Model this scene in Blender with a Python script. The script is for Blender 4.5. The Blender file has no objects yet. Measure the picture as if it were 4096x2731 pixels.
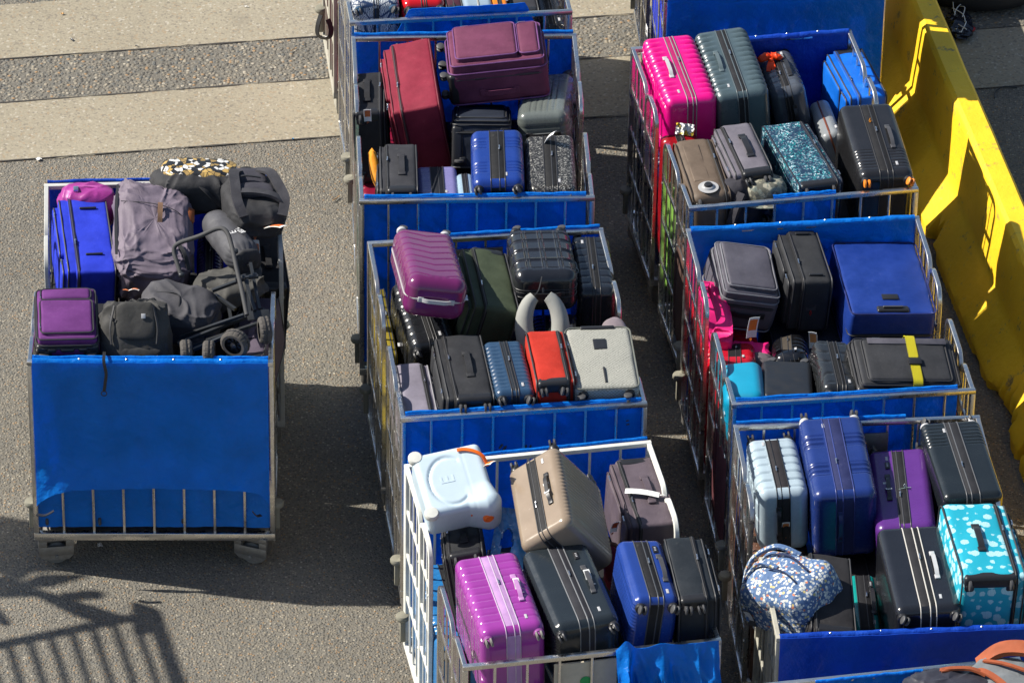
import bpy, math, random
import numpy as np
from mathutils import Matrix, Vector, Euler, Quaternion, noise as mno

# ---------------------------------------------------------------- camera, sky, sun, exposure
S = bpy.context.scene
COL = S.collection
R = math.radians
PI = math.pi
cd = bpy.data.cameras.new('camera'); cam = bpy.data.objects.new('camera', cd); COL.objects.link(cam)
cd.sensor_width = 36.0; cd.lens = 22636.47 / 4096 * 36; cd.clip_start = 1; cd.clip_end = 4000
_f = Vector((0, 0.82120308, -0.57063605)); _r = Vector((0.99984908, 0.00991363, 0.01426671)); _u = Vector((-0.01737294, 0.57054993, 0.82107914))
cam.matrix_world = Matrix(((_r.x, _u.x, -_f.x, 0), (_r.y, _u.y, -_f.y, -28.71104929), (_r.z, _u.z, -_f.z, 19.95068011), (0, 0, 0, 1)))
S.camera = cam
SUN_TO = Vector((-1.1, 0.2, 1.0)).normalized()      # direction towards the sun
sun_el = math.asin(SUN_TO.z); sun_az = math.atan2(SUN_TO.x, SUN_TO.y)
W_ = bpy.data.worlds.new("World"); S.world = W_; W_.use_nodes = True
_n = W_.node_tree.nodes; _l = W_.node_tree.links; _n.clear()
sky = _n.new('ShaderNodeTexSky'); sky.sky_type = 'NISHITA'; sky.sun_disc = False
sky.sun_elevation = sun_el; sky.sun_rotation = sun_az
bg = _n.new('ShaderNodeBackground'); bg.inputs['Strength'].default_value = 0.074
wo = _n.new('ShaderNodeOutputWorld'); _l.new(sky.outputs[0], bg.inputs[0]); _l.new(bg.outputs[0], wo.inputs[0])
ld = bpy.data.lights.new('sun', 'SUN'); ld.energy = 4.6; ld.angle = R(0.5); ld.color = (1.0, 0.945, 0.85)
sun = bpy.data.objects.new('sun', ld); COL.objects.link(sun)
sun.rotation_euler = SUN_TO.to_track_quat('Z', 'Y').to_euler()
S.view_settings.view_transform = 'Standard'; S.view_settings.look = 'None'
S.view_settings.exposure = 0.70; S.view_settings.gamma = 1.0
S.render.engine = 'CYCLES'; S.cycles.max_bounces = 8

# ---------------------------------------------------------------- materials
def lin(h):
    h = h.lstrip('#'); o = []
    for i in (0, 2, 4):
        c = int(h[i:i+2], 16) / 255
        o.append(c / 12.92 if c <= .04045 else ((c + .055) / 1.055) ** 2.4)
    return o
K_ALB = 0.72
class NT:
    """small helper round a node tree"""
    def __init__(s, m):
        m.use_nodes = True; s.m = m; s.nt = m.node_tree; s.nt.nodes.clear()
        s.out = s.nt.nodes.new('ShaderNodeOutputMaterial'); s.b = s.nt.nodes.new('ShaderNodeBsdfPrincipled')
        s.nt.links.new(s.b.outputs[0], s.out.inputs[0]); s.tc = s.nt.nodes.new('ShaderNodeTexCoord')
    def n(s, t, **k):
        x = s.nt.nodes.new('ShaderNode' + t)
        for a, v in k.items():
            if a in x.inputs: x.inputs[a].default_value = v
            else: setattr(x, a, v)
        return x
    def l(s, a, b): s.nt.links.new(a, b)
    def noise(s, scale, detail=4, rough=.55, space='Object', vec=None):
        x = s.n('TexNoise', Scale=scale, Detail=detail, Roughness=rough); s.l(vec if vec else s.tc.outputs[space], x.inputs['Vector']); return x.outputs[0]
    def vor(s, scale, feature='F1', space='Object', rnd=1.0):
        x = s.n('TexVoronoi', Scale=scale, Randomness=rnd); x.feature = feature; s.l(s.tc.outputs[space], x.inputs['Vector']); return x
    def ramp(s, fac, stops, interp='LINEAR'):
        x = s.n('ValToRGB'); e = x.color_ramp.elements; x.color_ramp.interpolation = interp
        while len(e) < len(stops): e.new(.5)
        for q, (p, c) in zip(e, stops):
            q.position = p; q.color = (c, c, c, 1) if not hasattr(c, '__len__') else (*c, 1)
        s.l(fac, x.inputs[0]); return x.outputs[0]
    def mix(s, fac, a, b, mode='MIX'):
        x = s.n('Mix'); x.data_type = 'RGBA'; x.blend_type = mode
        for v, i in ((fac, 0), (a, 6), (b, 7)):
            if hasattr(v, 'links'): s.l(v, x.inputs[i])
            elif i == 0: x.inputs[0].default_value = v
            else: x.inputs[i].default_value = (*v, 1)
        return x.outputs[2]
    def bump(s, h, strength=.3, dist=.01):
        x = s.n('Bump', Strength=strength, Distance=dist); s.l(h, x.inputs['Height']); s.l(x.outputs[0], s.b.inputs['Normal']); return x
    def math(s, op, a, b=0.0):
        x = s.n('Math'); x.operation = op
        for v, i in ((a, 0), (b, 1)):
            if hasattr(v, 'links'): s.l(v, x.inputs[i])
            else: x.inputs[i].default_value = v
        return x.outputs[0]
MATS = {}
def mk(name, fn):
    if name not in MATS:
        m = bpy.data.materials.new(name); fn(NT(m)); MATS[name] = m
    return MATS[name]
def fabric(h, rough=.75, var=.16, bump=.35, spec=.35):
    def f(t):
        c = [x * K_ALB for x in lin(h)]
        n1 = t.noise(9, 5); n2 = t.noise(420, 2)
        a = t.mix(t.ramp(n1, [(.3, 0.0), (.7, 1.0)]), [x * (1 - var) for x in c], [min(1, x * (1 + var) + .006) for x in c])
        # lint and scuffs: sparse pale dust
        d = t.ramp(t.noise(37, 7, .75), [(.60, 0), (.74, 1)])
        a = t.mix(t.math('MULTIPLY', d, .10), a, (.35, .33, .30))
        t.l(a, t.b.inputs['Base Color']); t.b.inputs['Roughness'].default_value = rough; t.b.inputs['Specular IOR Level'].default_value = spec
        hgt = t.math('ADD', t.math('MULTIPLY', n2, .25), t.noise(22, 4)); t.bump(hgt, bump, .006)
    return mk('fabric' + h + str(rough), f)
def crumple(h, rough=.7, spec=.35):
    def f(t):
        c = [x * K_ALB for x in lin(h)]
        n1 = t.noise(9, 5)
        a = t.mix(t.ramp(n1, [(.3, 0.0), (.7, 1.0)]), [x * .82 for x in c], [min(1, x * 1.2 + .008) for x in c])
        d = t.ramp(t.noise(30, 8, .75), [(.58, 0), (.72, 1)])
        a = t.mix(t.math('MULTIPLY', d, .12), a, (.35, .33, .30))
        t.l(a, t.b.inputs['Base Color']); t.b.inputs['Roughness'].default_value = rough; t.b.inputs['Specular IOR Level'].default_value = spec
        def ridge(scale):
            return t.math('ABSOLUTE', t.math('SUBTRACT', t.noise(scale, 3, .5), .5))
        hgt = t.math('ADD', t.math('ADD', ridge(4.5), t.math('MULTIPLY', ridge(10), .35)), t.math('MULTIPLY', t.noise(300, 2), .02))
        t.bump(hgt, .55, .022)
    return mk('crumple' + h + str(rough), f)
def shell(h, rough=.28, spec=.5, coat=0.25, var=.07, scratch=True):
    def f(t):
        c = [x * K_ALB for x in lin(h)]
        n1 = t.noise(6, 5)
        a = t.mix(t.ramp(n1, [(.35, 0.0), (.65, 1.0)]), [x * (1 - var) for x in c], [min(1, x * (1 + var)) for x in c])
        if scratch:
            w = t.n('Mapping'); w.inputs['Scale'].default_value = (9, 60, 9); t.l(t.tc.outputs['Object'], w.inputs[0])
            d = t.ramp(t.noise(3.2, 8, .8, vec=w.outputs[0]), [(.66, 0), (.70, 1)])
            a = t.mix(t.math('MULTIPLY', d, .16), a, (.5, .5, .5))
        t.l(a, t.b.inputs['Base Color']); t.b.inputs['Specular IOR Level'].default_value = spec
        t.l(t.ramp(t.noise(14, 6, .65), [(.3, rough * .75), (.75, min(1, rough * 1.5))]), t.b.inputs['Roughness'])
        t.b.inputs['Coat Weight'].default_value = coat; t.b.inputs['Coat Roughness'].default_value = .12
        t.bump(t.math('ADD', t.noise(5, 3), t.math('MULTIPLY', t.noise(240, 2), .04)), .12, .012)
    return mk('shell' + h + str(rough), f)
def metalm(name, c, rough=.3, dirt=.35, metallic=1.0):
    def f(t):
        n = t.noise(16, 6, .7); k = t.ramp(n, [(.42, 0), (.72, 1)])
        t.l(t.mix(t.math('MULTIPLY', k, dirt), c, (.16, .12, .08)), t.b.inputs['Base Color'])
        t.l(t.ramp(n, [(.3, rough), (.75, min(1, rough + .3))]), t.b.inputs['Roughness'])
        t.b.inputs['Metallic'].default_value = metallic; t.bump(t.noise(60, 4), .1, .003)
    return mk(name, f)
def plain(name, c, rough=.5, metallic=0.0, spec=.5):
    def f(t):
        n = t.noise(30, 4)
        t.l(t.mix(n, [x * .82 for x in c], [min(1, x * 1.15) for x in c]), t.b.inputs['Base Color'])
        t.b.inputs['Roughness'].default_value = rough; t.b.inputs['Metallic'].default_value = metallic; t.b.inputs['Specular IOR Level'].default_value = spec
        t.bump(t.noise(90, 3), .15, .002)
    return mk(name, f)
def tarpm(name, c, trans=.38, rough=.34, fade=.16):
    def f(t):
        n = t.noise(3.5, 6, .6); k = t.ramp(n, [(.3, 0), (.7, 1)])
        a = t.mix(k, [x * .84 for x in c], [min(1, x * 1.14) for x in c])
        w = t.n('Mapping'); w.inputs['Scale'].default_value = (4, 4, 50); t.l(t.tc.outputs['Object'], w.inputs[0])
        sc = t.ramp(t.noise(2.4, 9, .8, vec=w.outputs[0]), [(.66, 0), (.72, 1)])
        a = t.mix(t.math('MULTIPLY', sc, .22), a, (.25, .45, .75))
        st = t.ramp(t.noise(11, 8, .75), [(.66, 0), (.76, 1)])
        a = t.mix(t.math('MULTIPLY', st, .35), a, (.02, .03, .06))
        fd = t.ramp(t.noise(1.6, 4, .6), [(.45, 0), (.7, 1)]); a = t.mix(t.math('MULTIPLY', fd, fade), a, (.05, .26, .62))
        w3 = t.n('Mapping'); w3.inputs['Scale'].default_value = (1.3, 1.3, 22); t.l(t.tc.outputs['Object'], w3.inputs[0])
        cr = t.ramp(t.noise(1.5, 7, .8, vec=w3.outputs[0]), [(.70, 0), (.73, 1)]); a = t.mix(t.math('MULTIPLY', cr, .35), a, (.12, .42, .75))
        t.l(a, t.b.inputs['Base Color']); t.b.inputs['Roughness'].default_value = rough; t.b.inputs['Specular IOR Level'].default_value = .32
        bp = t.bump(t.math('ADD', t.noise(7, 5, .6), t.math('MULTIPLY', t.math('ABSOLUTE', t.math('SUBTRACT', t.noise(2.4, 3, .5), .5)), 2.2)), .7, .035)
        tr = t.n('BsdfTranslucent'); t.l(a, tr.inputs[0]); t.l(bp.outputs[0], tr.inputs['Normal'])
        ms = t.n('MixShader'); ms.inputs[0].default_value = trans
        t.l(t.b.outputs[0], ms.inputs[1]); t.l(tr.outputs[0], ms.inputs[2]); t.l(ms.outputs[0], t.out.inputs[0])
    return mk(name, f)
def speckle(name, base, cols, scale, thr=.5, rough=.6, warp=0.0, feature='F1'):
    """printed cloth: random coloured blobs on a ground colour"""
    def f(t):
        v = t.vor(scale)
        if warp:
            nz = t.n('TexNoise', Scale=scale * .6, Detail=3); t.l(t.tc.outputs['Object'], nz.inputs['Vector'])
            mx = t.mix(warp, (0, 0, 0), nz.outputs[1]); ad = t.n('VectorMath'); ad.operation = 'ADD'
            t.l(t.tc.outputs['Object'], ad.inputs[0]); t.l(mx, ad.inputs[1]); t.l(ad.outputs[0], v.inputs['Vector'])
        m = t.ramp(v.outputs['Distance'], [(thr - .03, 1), (thr + .03, 0)])
        sp = t.n('SeparateColor'); t.l(v.outputs['Color'], sp.inputs[0])
        st = [(i / len(cols), lin(c)) for i, c in enumerate(cols)]
        pc = t.ramp(sp.outputs[0], st, 'CONSTANT')
        on = t.ramp(sp.outputs[1], [(.25, 0), (.27, 1)])
        a = t.mix(t.math('MULTIPLY', m, on), lin(base), pc)
        a = t.mix(1.0, a, (K_ALB,) * 3, 'MULTIPLY')
        t.l(a, t.b.inputs['Base Color']); t.b.inputs['Roughness'].default_value = rough
        t.bump(t.noise(60, 4), .3, .004)
    return mk(name, f)

def mat_ground(kind):
    def f(t):
        big = t.noise(.9, 6, .6, 'Object'); fine = t.noise(55, 6, .7)
        if kind == 'concrete':
            a = t.mix(t.ramp(big, [(.3, 0), (.7, 1)]), (.31, .27, .195), (.385, .34, .25))
            a = t.mix(t.ramp(fine, [(.35, 0), (.65, 1)]), t.mix(1.0, a, (.72,) * 3, 'MULTIPLY'), a)
            v = t.vor(70); sp = t.n('SeparateColor'); t.l(v.outputs['Color'], sp.inputs[0])
            st = t.math('MULTIPLY', t.ramp(sp.outputs[0], [(.80, 0), (.82, 1)]), .5)
            a = t.mix(st, a, t.ramp(sp.outputs[1], [(0, (.14, .12, .10)), (.5, (.30, .21, .12)), (.8, (.5, .46, .38))], 'CONSTANT'))
            stn = t.ramp(t.noise(2.3, 5, .55), [(.62, 0), (.75, 1)])
            a = t.mix(t.math('MULTIPLY', stn, .35), a, (.16, .14, .11))
            t.bump(t.math('ADD', fine, big), .35, .008); t.b.inputs['Roughness'].default_value = .9
        else:
            sc = 72 if kind == 'asphalt' else 40
            v = t.vor(sc); sp = t.n('SeparateColor'); t.l(v.outputs['Color'], sp.inputs[0])
            g = 1.0 if kind == 'asphalt' else 1.12
            st = t.ramp(sp.outputs[0], [(0, (.088 * g, .082 * g, .07 * g)), (.22, (.175 * g, .155 * g, .12 * g)), (.45, (.235 * g, .205 * g, .155 * g)), (.66, (.11 * g, .115 * g, .11 * g)), (.80, (.33 * g, .285 * g, .21 * g)), (.90, (.33 * g, .205 * g, .10 * g)), (.97, (.46, .41, .32))], 'CONSTANT')
            edge = t.ramp(v.outputs['Distance'], [(.28, 1), (.62, 0)])
            bas = t.mix(t.ramp(fine, [(.3, 0), (.7, 1)]), (.122, .113, .094), (.215, .196, .16))
            a = t.mix(t.math('MULTIPLY', edge, .95), bas, st)
            a = t.mix(t.ramp(big, [(.32, 0), (.7, 1)]), t.mix(1.0, a, (.84,) * 3, 'MULTIPLY'), t.mix(1.0, a, (1.08,) * 3, 'MULTIPLY'))
            oil = t.ramp(t.noise(1.1, 5, .6), [(.6, 0), (.72, 1)])
            a = t.mix(t.math('MULTIPLY', oil, .3), a, (.05, .045, .04))
            t.bump(t.math('ADD', t.math('MULTIPLY', edge, .8), fine), .7, .008 if kind == 'asphalt' else .014); t.b.inputs['Roughness'].default_value = .85
        t.l(a, t.b.inputs['Base Color'])
    return mk('ground_' + kind, f)
def mat_yellow():
    def f(t):
        n = t.noise(3, 6, .6)
        a = t.mix(t.ramp(n, [(.3, 0), (.7, 1)]), (.86, .51, .012), (.97, .615, .018))
        sk = t.ramp(t.noise(8, 9, .78), [(.585, 0), (.64, 1)])
        w = t.n('Mapping'); w.inputs['Scale'].default_value = (1, 6, 22); t.l(t.tc.outputs['Object'], w.inputs[0])
        s2 = t.ramp(t.noise(1.7, 9, .8, vec=w.outputs[0]), [(.62, 0), (.67, 1)])
        a = t.mix(t.math('MULTIPLY', s2, .55), a, (.10, .08, .03)); a = t.mix(t.math('MULTIPLY', sk, .75), a, (.16, .14, .10))
        t.l(a, t.b.inputs['Base Color']); t.b.inputs['Roughness'].default_value = .6
        t.bump(t.math('ADD', t.noise(26, 6, .65), t.math('MULTIPLY', sk, -.5)), .45, .01)
    return mk('yellow_paint', f)

STEEL = metalm('steel', (.78, .76, .72), .17, .28)
DULL = metalm('galvanised', (.36, .35, .33), .45, .45)
CREAM = metalm('cream_paint', (.40, .385, .32), .5, .3, 0.0)
WHITEP = metalm('white_paint', (.74, .74, .68), .45, .3, 0.0)
GREYP = metalm('grey_paint', (.46, .47, .45), .45, .25, 0.0)
DECK = metalm('deck_sheet', (.34, .33, .31), .5, .5)
TARP = tarpm('blue_tarp', (.004, .235, .80), .42)
TARPF = tarpm('front_tarp', (.0, .31, 1.0), .16, .5, .0)
TARPD = tarpm('indigo_tarp', (.010, .065, .52), .30)
BLACK = plain('black_plastic', (.018, .018, .02), .38)
BLACKR = plain('black_rubber', (.028, .027, .026), .65)
GREYR = plain('grey_rubber', (.20, .19, .17), .7)
DISC = plain('wheel_disc', (.055, .055, .058), .5)
DGREY = plain('dark_grey_plastic', (.06, .06, .065), .4)
CHROME = metalm('chrome', (.75, .74, .72), .15, .1)
SILVER = plain('silver_plastic', (.45, .45, .46), .3)
ZIPB = plain('zip_black', (.03, .03, .033), .55)
BUMPER = plain('bumper_rubber', (.21, .20, .155), .75)
WHITE = plain('white_card', (.75, .75, .73), .5)
ORANGE = plain('orange_plastic', (.85, .15, .01), .4)
CARD = plain('board', (.50, .44, .34), .8)
# ---------------------------------------------------------------- mesh helpers
class MB:
    def __init__(s): s.v = []; s.f = []; s.mi = []; s.n = 0
    def add(s, V, F, mi=0, M=None):
        V = np.asarray(V, float)
        if M is not None: M = np.array(M); V = V @ M[:3, :3].T + M[:3, 3]
        o = s.n; s.v.append(V); s.n += len(V)
        for f in F: s.f.append([i + o for i in f]); s.mi.append(mi)
        return s
    def build(s, name, mats, parent=None, smooth=40, loc=None):
        me = bpy.data.meshes.new(name); me.from_pydata(np.concatenate(s.v).tolist(), [], s.f)
        for m in (mats if isinstance(mats, (list, tuple)) else [mats]): me.materials.append(m)
        me.polygons.foreach_set('material_index', s.mi)
        me.polygons.foreach_set('use_smooth', [True] * len(s.f)); me.update()
        if smooth < 180: me.set_sharp_from_angle(angle=R(smooth))
        o = bpy.data.objects.new(name, me); COL.objects.link(o)
        if parent: o.parent = parent
        if loc: o.location = loc
        return o
def T(x=0, y=0, z=0, rx=0, ry=0, rz=0):
    return Matrix.Translation((x, y, z)) @ Euler((R(rx), R(ry), R(rz))).to_matrix().to_4x4()
def box(mb, c, s, mi=0, M=None, b=None):
    """box with small bevels"""
    sx, sy, sz = [q / 2 for q in s]
    if b is None: b = min(s) * .12
    V, F = rb_data(s[0], s[1], s[2], b, 1, 1, 1, seg=1)
    V = V + np.array(c); mb.add(V, F, mi, M); return mb
def rb_data(sx, sy, sz, r, nx, ny, nz, seg=3, disp=None):
    h = np.array([sx, sy, sz]) / 2; r = min(r, h.min() * .999); cnt = (nx, ny, nz)
    ax = []
    for i in range(3):
        inn = h[i] - r
        a = np.linspace(-h[i], -inn, seg + 1)[:-1]; m = np.linspace(-inn, inn, cnt[i] + 1); b = np.linspace(inn, h[i], seg + 1)[1:]
        # angular spacing in the rounded zone
        th = np.linspace(0, PI / 4, seg + 1)
        ax.append((a, m, b))
    key = {}; V = []; F = []
    axes = [np.concatenate(q) for q in ax]
    for d in range(3):
        u, v = (d + 1) % 3, (d + 2) % 3
        for sgn in (-1, 1):
            idx = np.empty((len(axes[u]), len(axes[v])), int)
            for i, a in enumerate(axes[u]):
                for j, b in enumerate(axes[v]):
                    p = [0, 0, 0]; p[d] = sgn * h[d]; p[u] = a; p[v] = b
                    k = (round(p[0], 6), round(p[1], 6), round(p[2], 6))
                    q = key.get(k)
                    if q is None: q = len(V); key[k] = q; V.append(p)
                    idx[i, j] = q
            for i in range(len(axes[u]) - 1):
                for j in range(len(axes[v]) - 1):
                    q = [int(idx[i, j]), int(idx[i + 1, j]), int(idx[i + 1, j + 1]), int(idx[i, j + 1])]
                    F.append(q if sgn > 0 else q[::-1])
    V = np.array(V); inner = np.clip(V, -(h - r), (h - r)); D = V - inner
    # remap linear -> tangent spacing for even arcs
    D = np.sign(D) * np.tan(np.clip(np.abs(D) / max(r, 1e-9), 0, 1) * PI / 4) * r
    L = np.linalg.norm(D, axis=1, keepdims=True); L[L == 0] = 1; N = D / L
    P = inner + N * r
    if disp is not None: P = P + N * disp(P, N)[:, None]
    return P, F
def rrect(a, b, r, seg=5):
    """rounded rectangle outline a x b"""
    r = min(r, a / 2 * .99, b / 2 * .99); o = []
    for cx, cy, t0 in ((a/2-r, b/2-r, 0), (-a/2+r, b/2-r, 90), (-a/2+r, -b/2+r, 180), (a/2-r, -b/2+r, 270)):
        for k in range(seg + 1):
            t = R(t0 + 90 * k / seg); o.append((cx + r * math.cos(t), cy + r * math.sin(t)))
    return o
def prism(mb, prof, h, bev=.003, mi=0, M=None):
    """outline in xy extruded along z -h/2..h/2 with a small bevel"""
    P = np.array(prof); n = len(P); c = P.mean(0); rr = np.linalg.norm(P - c, axis=1).mean()
    k = 1 - bev / rr
    rings = [(c + (P - c) * k, -h/2), (P, -h/2 + bev), (P, h/2 - bev), (c + (P - c) * k, h/2)]
    V = []; F = []
    for q, z in rings: V += [(x, y, z) for x, y in q]
    for i in range(3):
        for j in range(n):
            a = i*n + j; b = i*n + (j+1) % n; F.append([a, b, b+n, a+n])
    F.append(list(range(n))[::-1]); F.append([3*n + j for j in range(n)])
    mb.add(V, F, mi, M); return mb
def tube(mb, pts, r, n=8, closed=False, mi=0, M=None, flat=None):
    """round (or flat=(w,h)) section swept along points"""
    P = [Vector(p) for p in pts]; m = len(P); V = []; F = []
    up = Vector((0, 0, 1)); prev = None
    for i in range(m):
        if closed: t = P[(i+1) % m] - P[i-1]
        else: t = P[min(i+1, m-1)] - P[max(i-1, 0)]
        t.normalize()
        if prev is None:
            a = t.cross(up)
            if a.length < .2: a = t.cross(Vector((1, 0, 0)))
            a.normalize()
        else:
            a = prev - t * prev.dot(t)
            if a.length < 1e-4: a = t.cross(up)
            a.normalize()
        prev = a; b = t.cross(a)
        rr = r[i] if hasattr(r, '__len__') else r
        if flat:
            w, h = flat[0]/2, flat[1]/2
            for sx, sy in ((w, h), (-w, h), (-w, -h), (w, -h)): V.append(P[i] + a*sx + b*sy)
        else:
            for k in range(n):
                q = 2*PI*k/n; V.append(P[i] + a*(rr*math.cos(q)) + b*(rr*math.sin(q)))
    n = 4 if flat else n
    for i in range(m if closed else m-1):
        for k in range(n):
            a = i*n+k; b = i*n+(k+1) % n; c = ((i+1) % m)*n+(k+1) % n; d = ((i+1) % m)*n+k; F.append([a, d, c, b])
    if not closed: F.append(list(range(n))); F.append([(m-1)*n+k for k in range(n)][::-1])
    mb.add([tuple(v) for v in V], F, mi, M); return mb
def lathe(mb, prof, n=20, mi=0, M=None, axis='z'):
    """prof (r, z) closed at both ends on the axis"""
    V = []; F = []
    for r, z in prof:
        for k in range(n):
            q = 2*PI*k/n; V.append((r*math.cos(q), r*math.sin(q), z))
    m = len(prof)
    for i in range(m-1):
        for k in range(n):
            a = i*n+k; b = i*n+(k+1) % n; F.append([a, b, b+n, a+n])
    F.append(list(range(n))[::-1]); F.append([(m-1)*n+k for k in range(n)])
    V = np.array(V)
    if axis == 'x': V = V[:, [2, 0, 1]]
    if axis == 'y': V = V[:, [1, 2, 0]]
    mb.add(V, F, mi, M); return mb
def sheet(mb, fn, nu, nv, th=.004, mi=0, M=None):
    """two-sided cloth: fn(u,v) -> point; given real thickness"""
    P = np.array([[fn(i/nu, j/nv) for j in range(nv+1)] for i in range(nu+1)], float)
    du = np.gradient(P, axis=0); dv = np.gradient(P, axis=1); N = np.cross(du, dv); N /= np.linalg.norm(N, axis=2, keepdims=True) + 1e-12
    A = (P + N*th/2).reshape(-1, 3); B = (P - N*th/2).reshape(-1, 3); o = len(A); F = []
    id_ = lambda i, j: i*(nv+1)+j
    for i in range(nu):
        for j in range(nv):
            q = [id_(i, j), id_(i+1, j), id_(i+1, j+1), id_(i, j+1)]; F.append(q); F.append([x+o for x in q][::-1])
    for i in range(nu):
        for j in (0, nv):
            q = [id_(i, j), id_(i+1, j), id_(i+1, j)+o, id_(i, j)+o]; F.append(q if j else q[::-1])
    for j in range(nv):
        for i in (0, nu):
            q = [id_(i, j), id_(i, j+1), id_(i, j+1)+o, id_(i, j)+o]; F.append(q[::-1] if i else q)
    mb.add(np.concatenate([A, B]), F, mi, M); return mb
def empty(name, loc=(0, 0, 0), rot=(0, 0, 0), label=None, cat=None, group=None):
    o = bpy.data.objects.new(name, None); COL.objects.link(o); o.location = loc; o.rotation_euler = rot; o.empty_display_size = .1
    return tag(o, label, cat, group)
def tag(o, label=None, cat=None, group=None, kind=None):
    if label: o['label'] = label
    if cat: o['category'] = cat
    if group: o['group'] = group
    if kind: o['kind'] = kind
    return o
def vn(x, y=0.0, s=0.0):
    """cheap smooth noise"""
    return (math.sin(x*1.7+s)*.5 + math.sin(x*3.9+y*2.3+s*2.1)*.3 + math.sin(y*4.7-x*2.2+s*.7)*.3 + math.sin(y*9.1+x*7.7+s)*.12)

# ---------------------------------------------------------------- ground
def flat_poly(name, pts, z, m, kind='structure'):
    mb = MB(); mb.add([(x, y, z) for x, y in pts], [list(range(len(pts)))]); o = mb.build(name, m, None, 180); o['kind'] = kind; return o
flat_poly('ground', [(-600, -500), (600, -500), (600, 900), (-600, 900)], 0, mat_ground('asphalt'))
def band(name, p0, p1, q0, q1, z, m):
    """a strip between front edge line p and back edge line q, each through two points, carried from x=-30 to 30"""
    e = lambda a, b, x: a[1] + (b[1]-a[1]) * (x-a[0]) / (b[0]-a[0])
    rnd = random.Random(name); n = 900; V = []
    for i in range(n+1):
        x = -30 + 60*i/n; V.append((x, e(p0, p1, x) + rnd.uniform(-.008, .008) + .008*vn(x*3, z*900, 1) + .006*vn(x*17, 0, 2), z))
        V.append((x, e(q0, q1, x) + rnd.uniform(-.008, .008) + .008*vn(x*3, z*900, 4) + .006*vn(x*17, 0, 5), z))
    F = [[2*i, 2*i+2, 2*i+3, 2*i+1] for i in range(n)]
    mb = MB(); mb.add(V, F); o = mb.build(name, m, None, 180); o['kind'] = 'structure'
band('concrete_strip', (-3.33, 1.93), (.44, 2.57), (-3.39, 2.63), (.39, 3.29), .004, mat_ground('concrete'))
band('concrete_strip', (-3.43, 3.17), (.39, 3.82), (-3.49, 3.86), (.39, 4.5), .004, mat_ground('concrete'))
band('pebble_strip', (-3.39, 2.63), (.39, 3.29), (-3.43, 3.17), (.39, 3.82), .002, mat_ground('pebble'))
# dark joint lines along the strips
jm = plain('joint_tar', (.05, .045, .04), .9)
mb = MB()
for (a, b) in (((-3.33, 1.93), (.44, 2.57)), ((-3.39, 2.63), (.39, 3.29)), ((-3.43, 3.17), (.39, 3.82))):
    s = (b[1]-a[1])/(b[0]-a[0]); rnd = random.Random(3)
    V = []
    for i in range(241):
        x = -6 + 12*i/240; y = a[1]+s*(x-a[0]); w = max(.001, .004 + .005*vn(x*6, 1, 3)) + .003*rnd.random(); V += [(x, y-w, .0075), (x, y+w*.6, .0075)]
    mb.add(V, [[2*i, 2*i+2, 2*i+3, 2*i+1] for i in range(240)])
o = mb.build('ground_joint', jm, None, 180); o['kind'] = 'structure'

# ---------------------------------------------------------------- concrete barrier
def barrier(name, y0, y1, label, seed, notch=True):
    th = math.atan2(.172, .985); root = empty(name, (3.06, .45, 0), (0, 0, th), label, 'barrier', 'yellow concrete barriers along the right')
    prof = [(.30, 0), (.30, .075), (.125, .33), (.085, .78), (.06, .81)]
    full = [(-x, z) for x, z in prof] + [(x, z) for x, z in prof[::-1]]
    # finer vertical profile
    fp = []
    for (a, b) in zip(full[:-1], full[1:]):
        k = 8 if abs(a[1]-b[1]) > .15 else 3
        for i in range(k): fp.append((a[0]+(b[0]-a[0])*i/k, a[1]+(b[1]-a[1])*i/k))
    fp.append(full[-1]); n = len(fp); ny = int((y1-y0)/.02); V = []; F = []
    rnd = random.Random(seed); chips = [(rnd.uniform(y0, y1), rnd.uniform(.04, .13), rnd.uniform(.02, .06)) for _ in range(int((y1-y0)*3.2))]
    chips += [(-1.15, .30, .17), (-.95, .12, .12), (.75, .10, .16)] if notch else []
    for j in range(ny+1):
        y = y0 + (y1-y0)*j/ny; ch = 0
        for cy, cw, ca in chips:
            d = abs(y-cy)/cw
            if d < 1: ch = max(ch, ca*(1-d**2.5)*(.8+.3*vn(y*40, 0, seed)))
        for x, z in fp:
            zz = z; xx = x
            if x < 0 and z < ch*1.2 + .02:
                xx = x + ch*(1-z/(ch*1.2+.02))*.9 + .004*vn(y*60, z*50)
            end = min(y-y0, y1-y); xx *= 1 - max(0, .02-end)*1.5
            V.append((xx + .002*vn(y*3, z*5, seed), y, zz + .002*vn(y*2.2, x*9, seed)))
    for j in range(ny):
        for i in range(n-1):
            a = j*n+i; F.append([a, a+1, a+1+n, a+n])
    F.append(list(range(n))[::-1]); F.append([ny*n+i for i in range(n)])
    m = MB(); m.add(V, F); m.build('body', mat_yellow(), root, 35)
    m = MB()       # steel lifting eye slot on top
    for yy in (y0+.5, y1-.5): tube(m, [(0, yy-.05, .80), (0, yy-.04, .835), (0, yy+.04, .835), (0, yy+.05, .80)], .008)
    m.build('lifting_loop', DULL, root)
    return root
barrier('concrete_barrier', -1.58, 3.05, 'long yellow concrete barrier with chipped foot beside the right column of carts', 4)
barrier('concrete_barrier', -5.2, -1.66, 'yellow concrete barrier at the lower right edge, starting after the gap', 9, False)
barrier('concrete_barrier', 3.12, 6.5, 'yellow concrete barrier farthest back, at the top right corner', 12, False)

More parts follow.
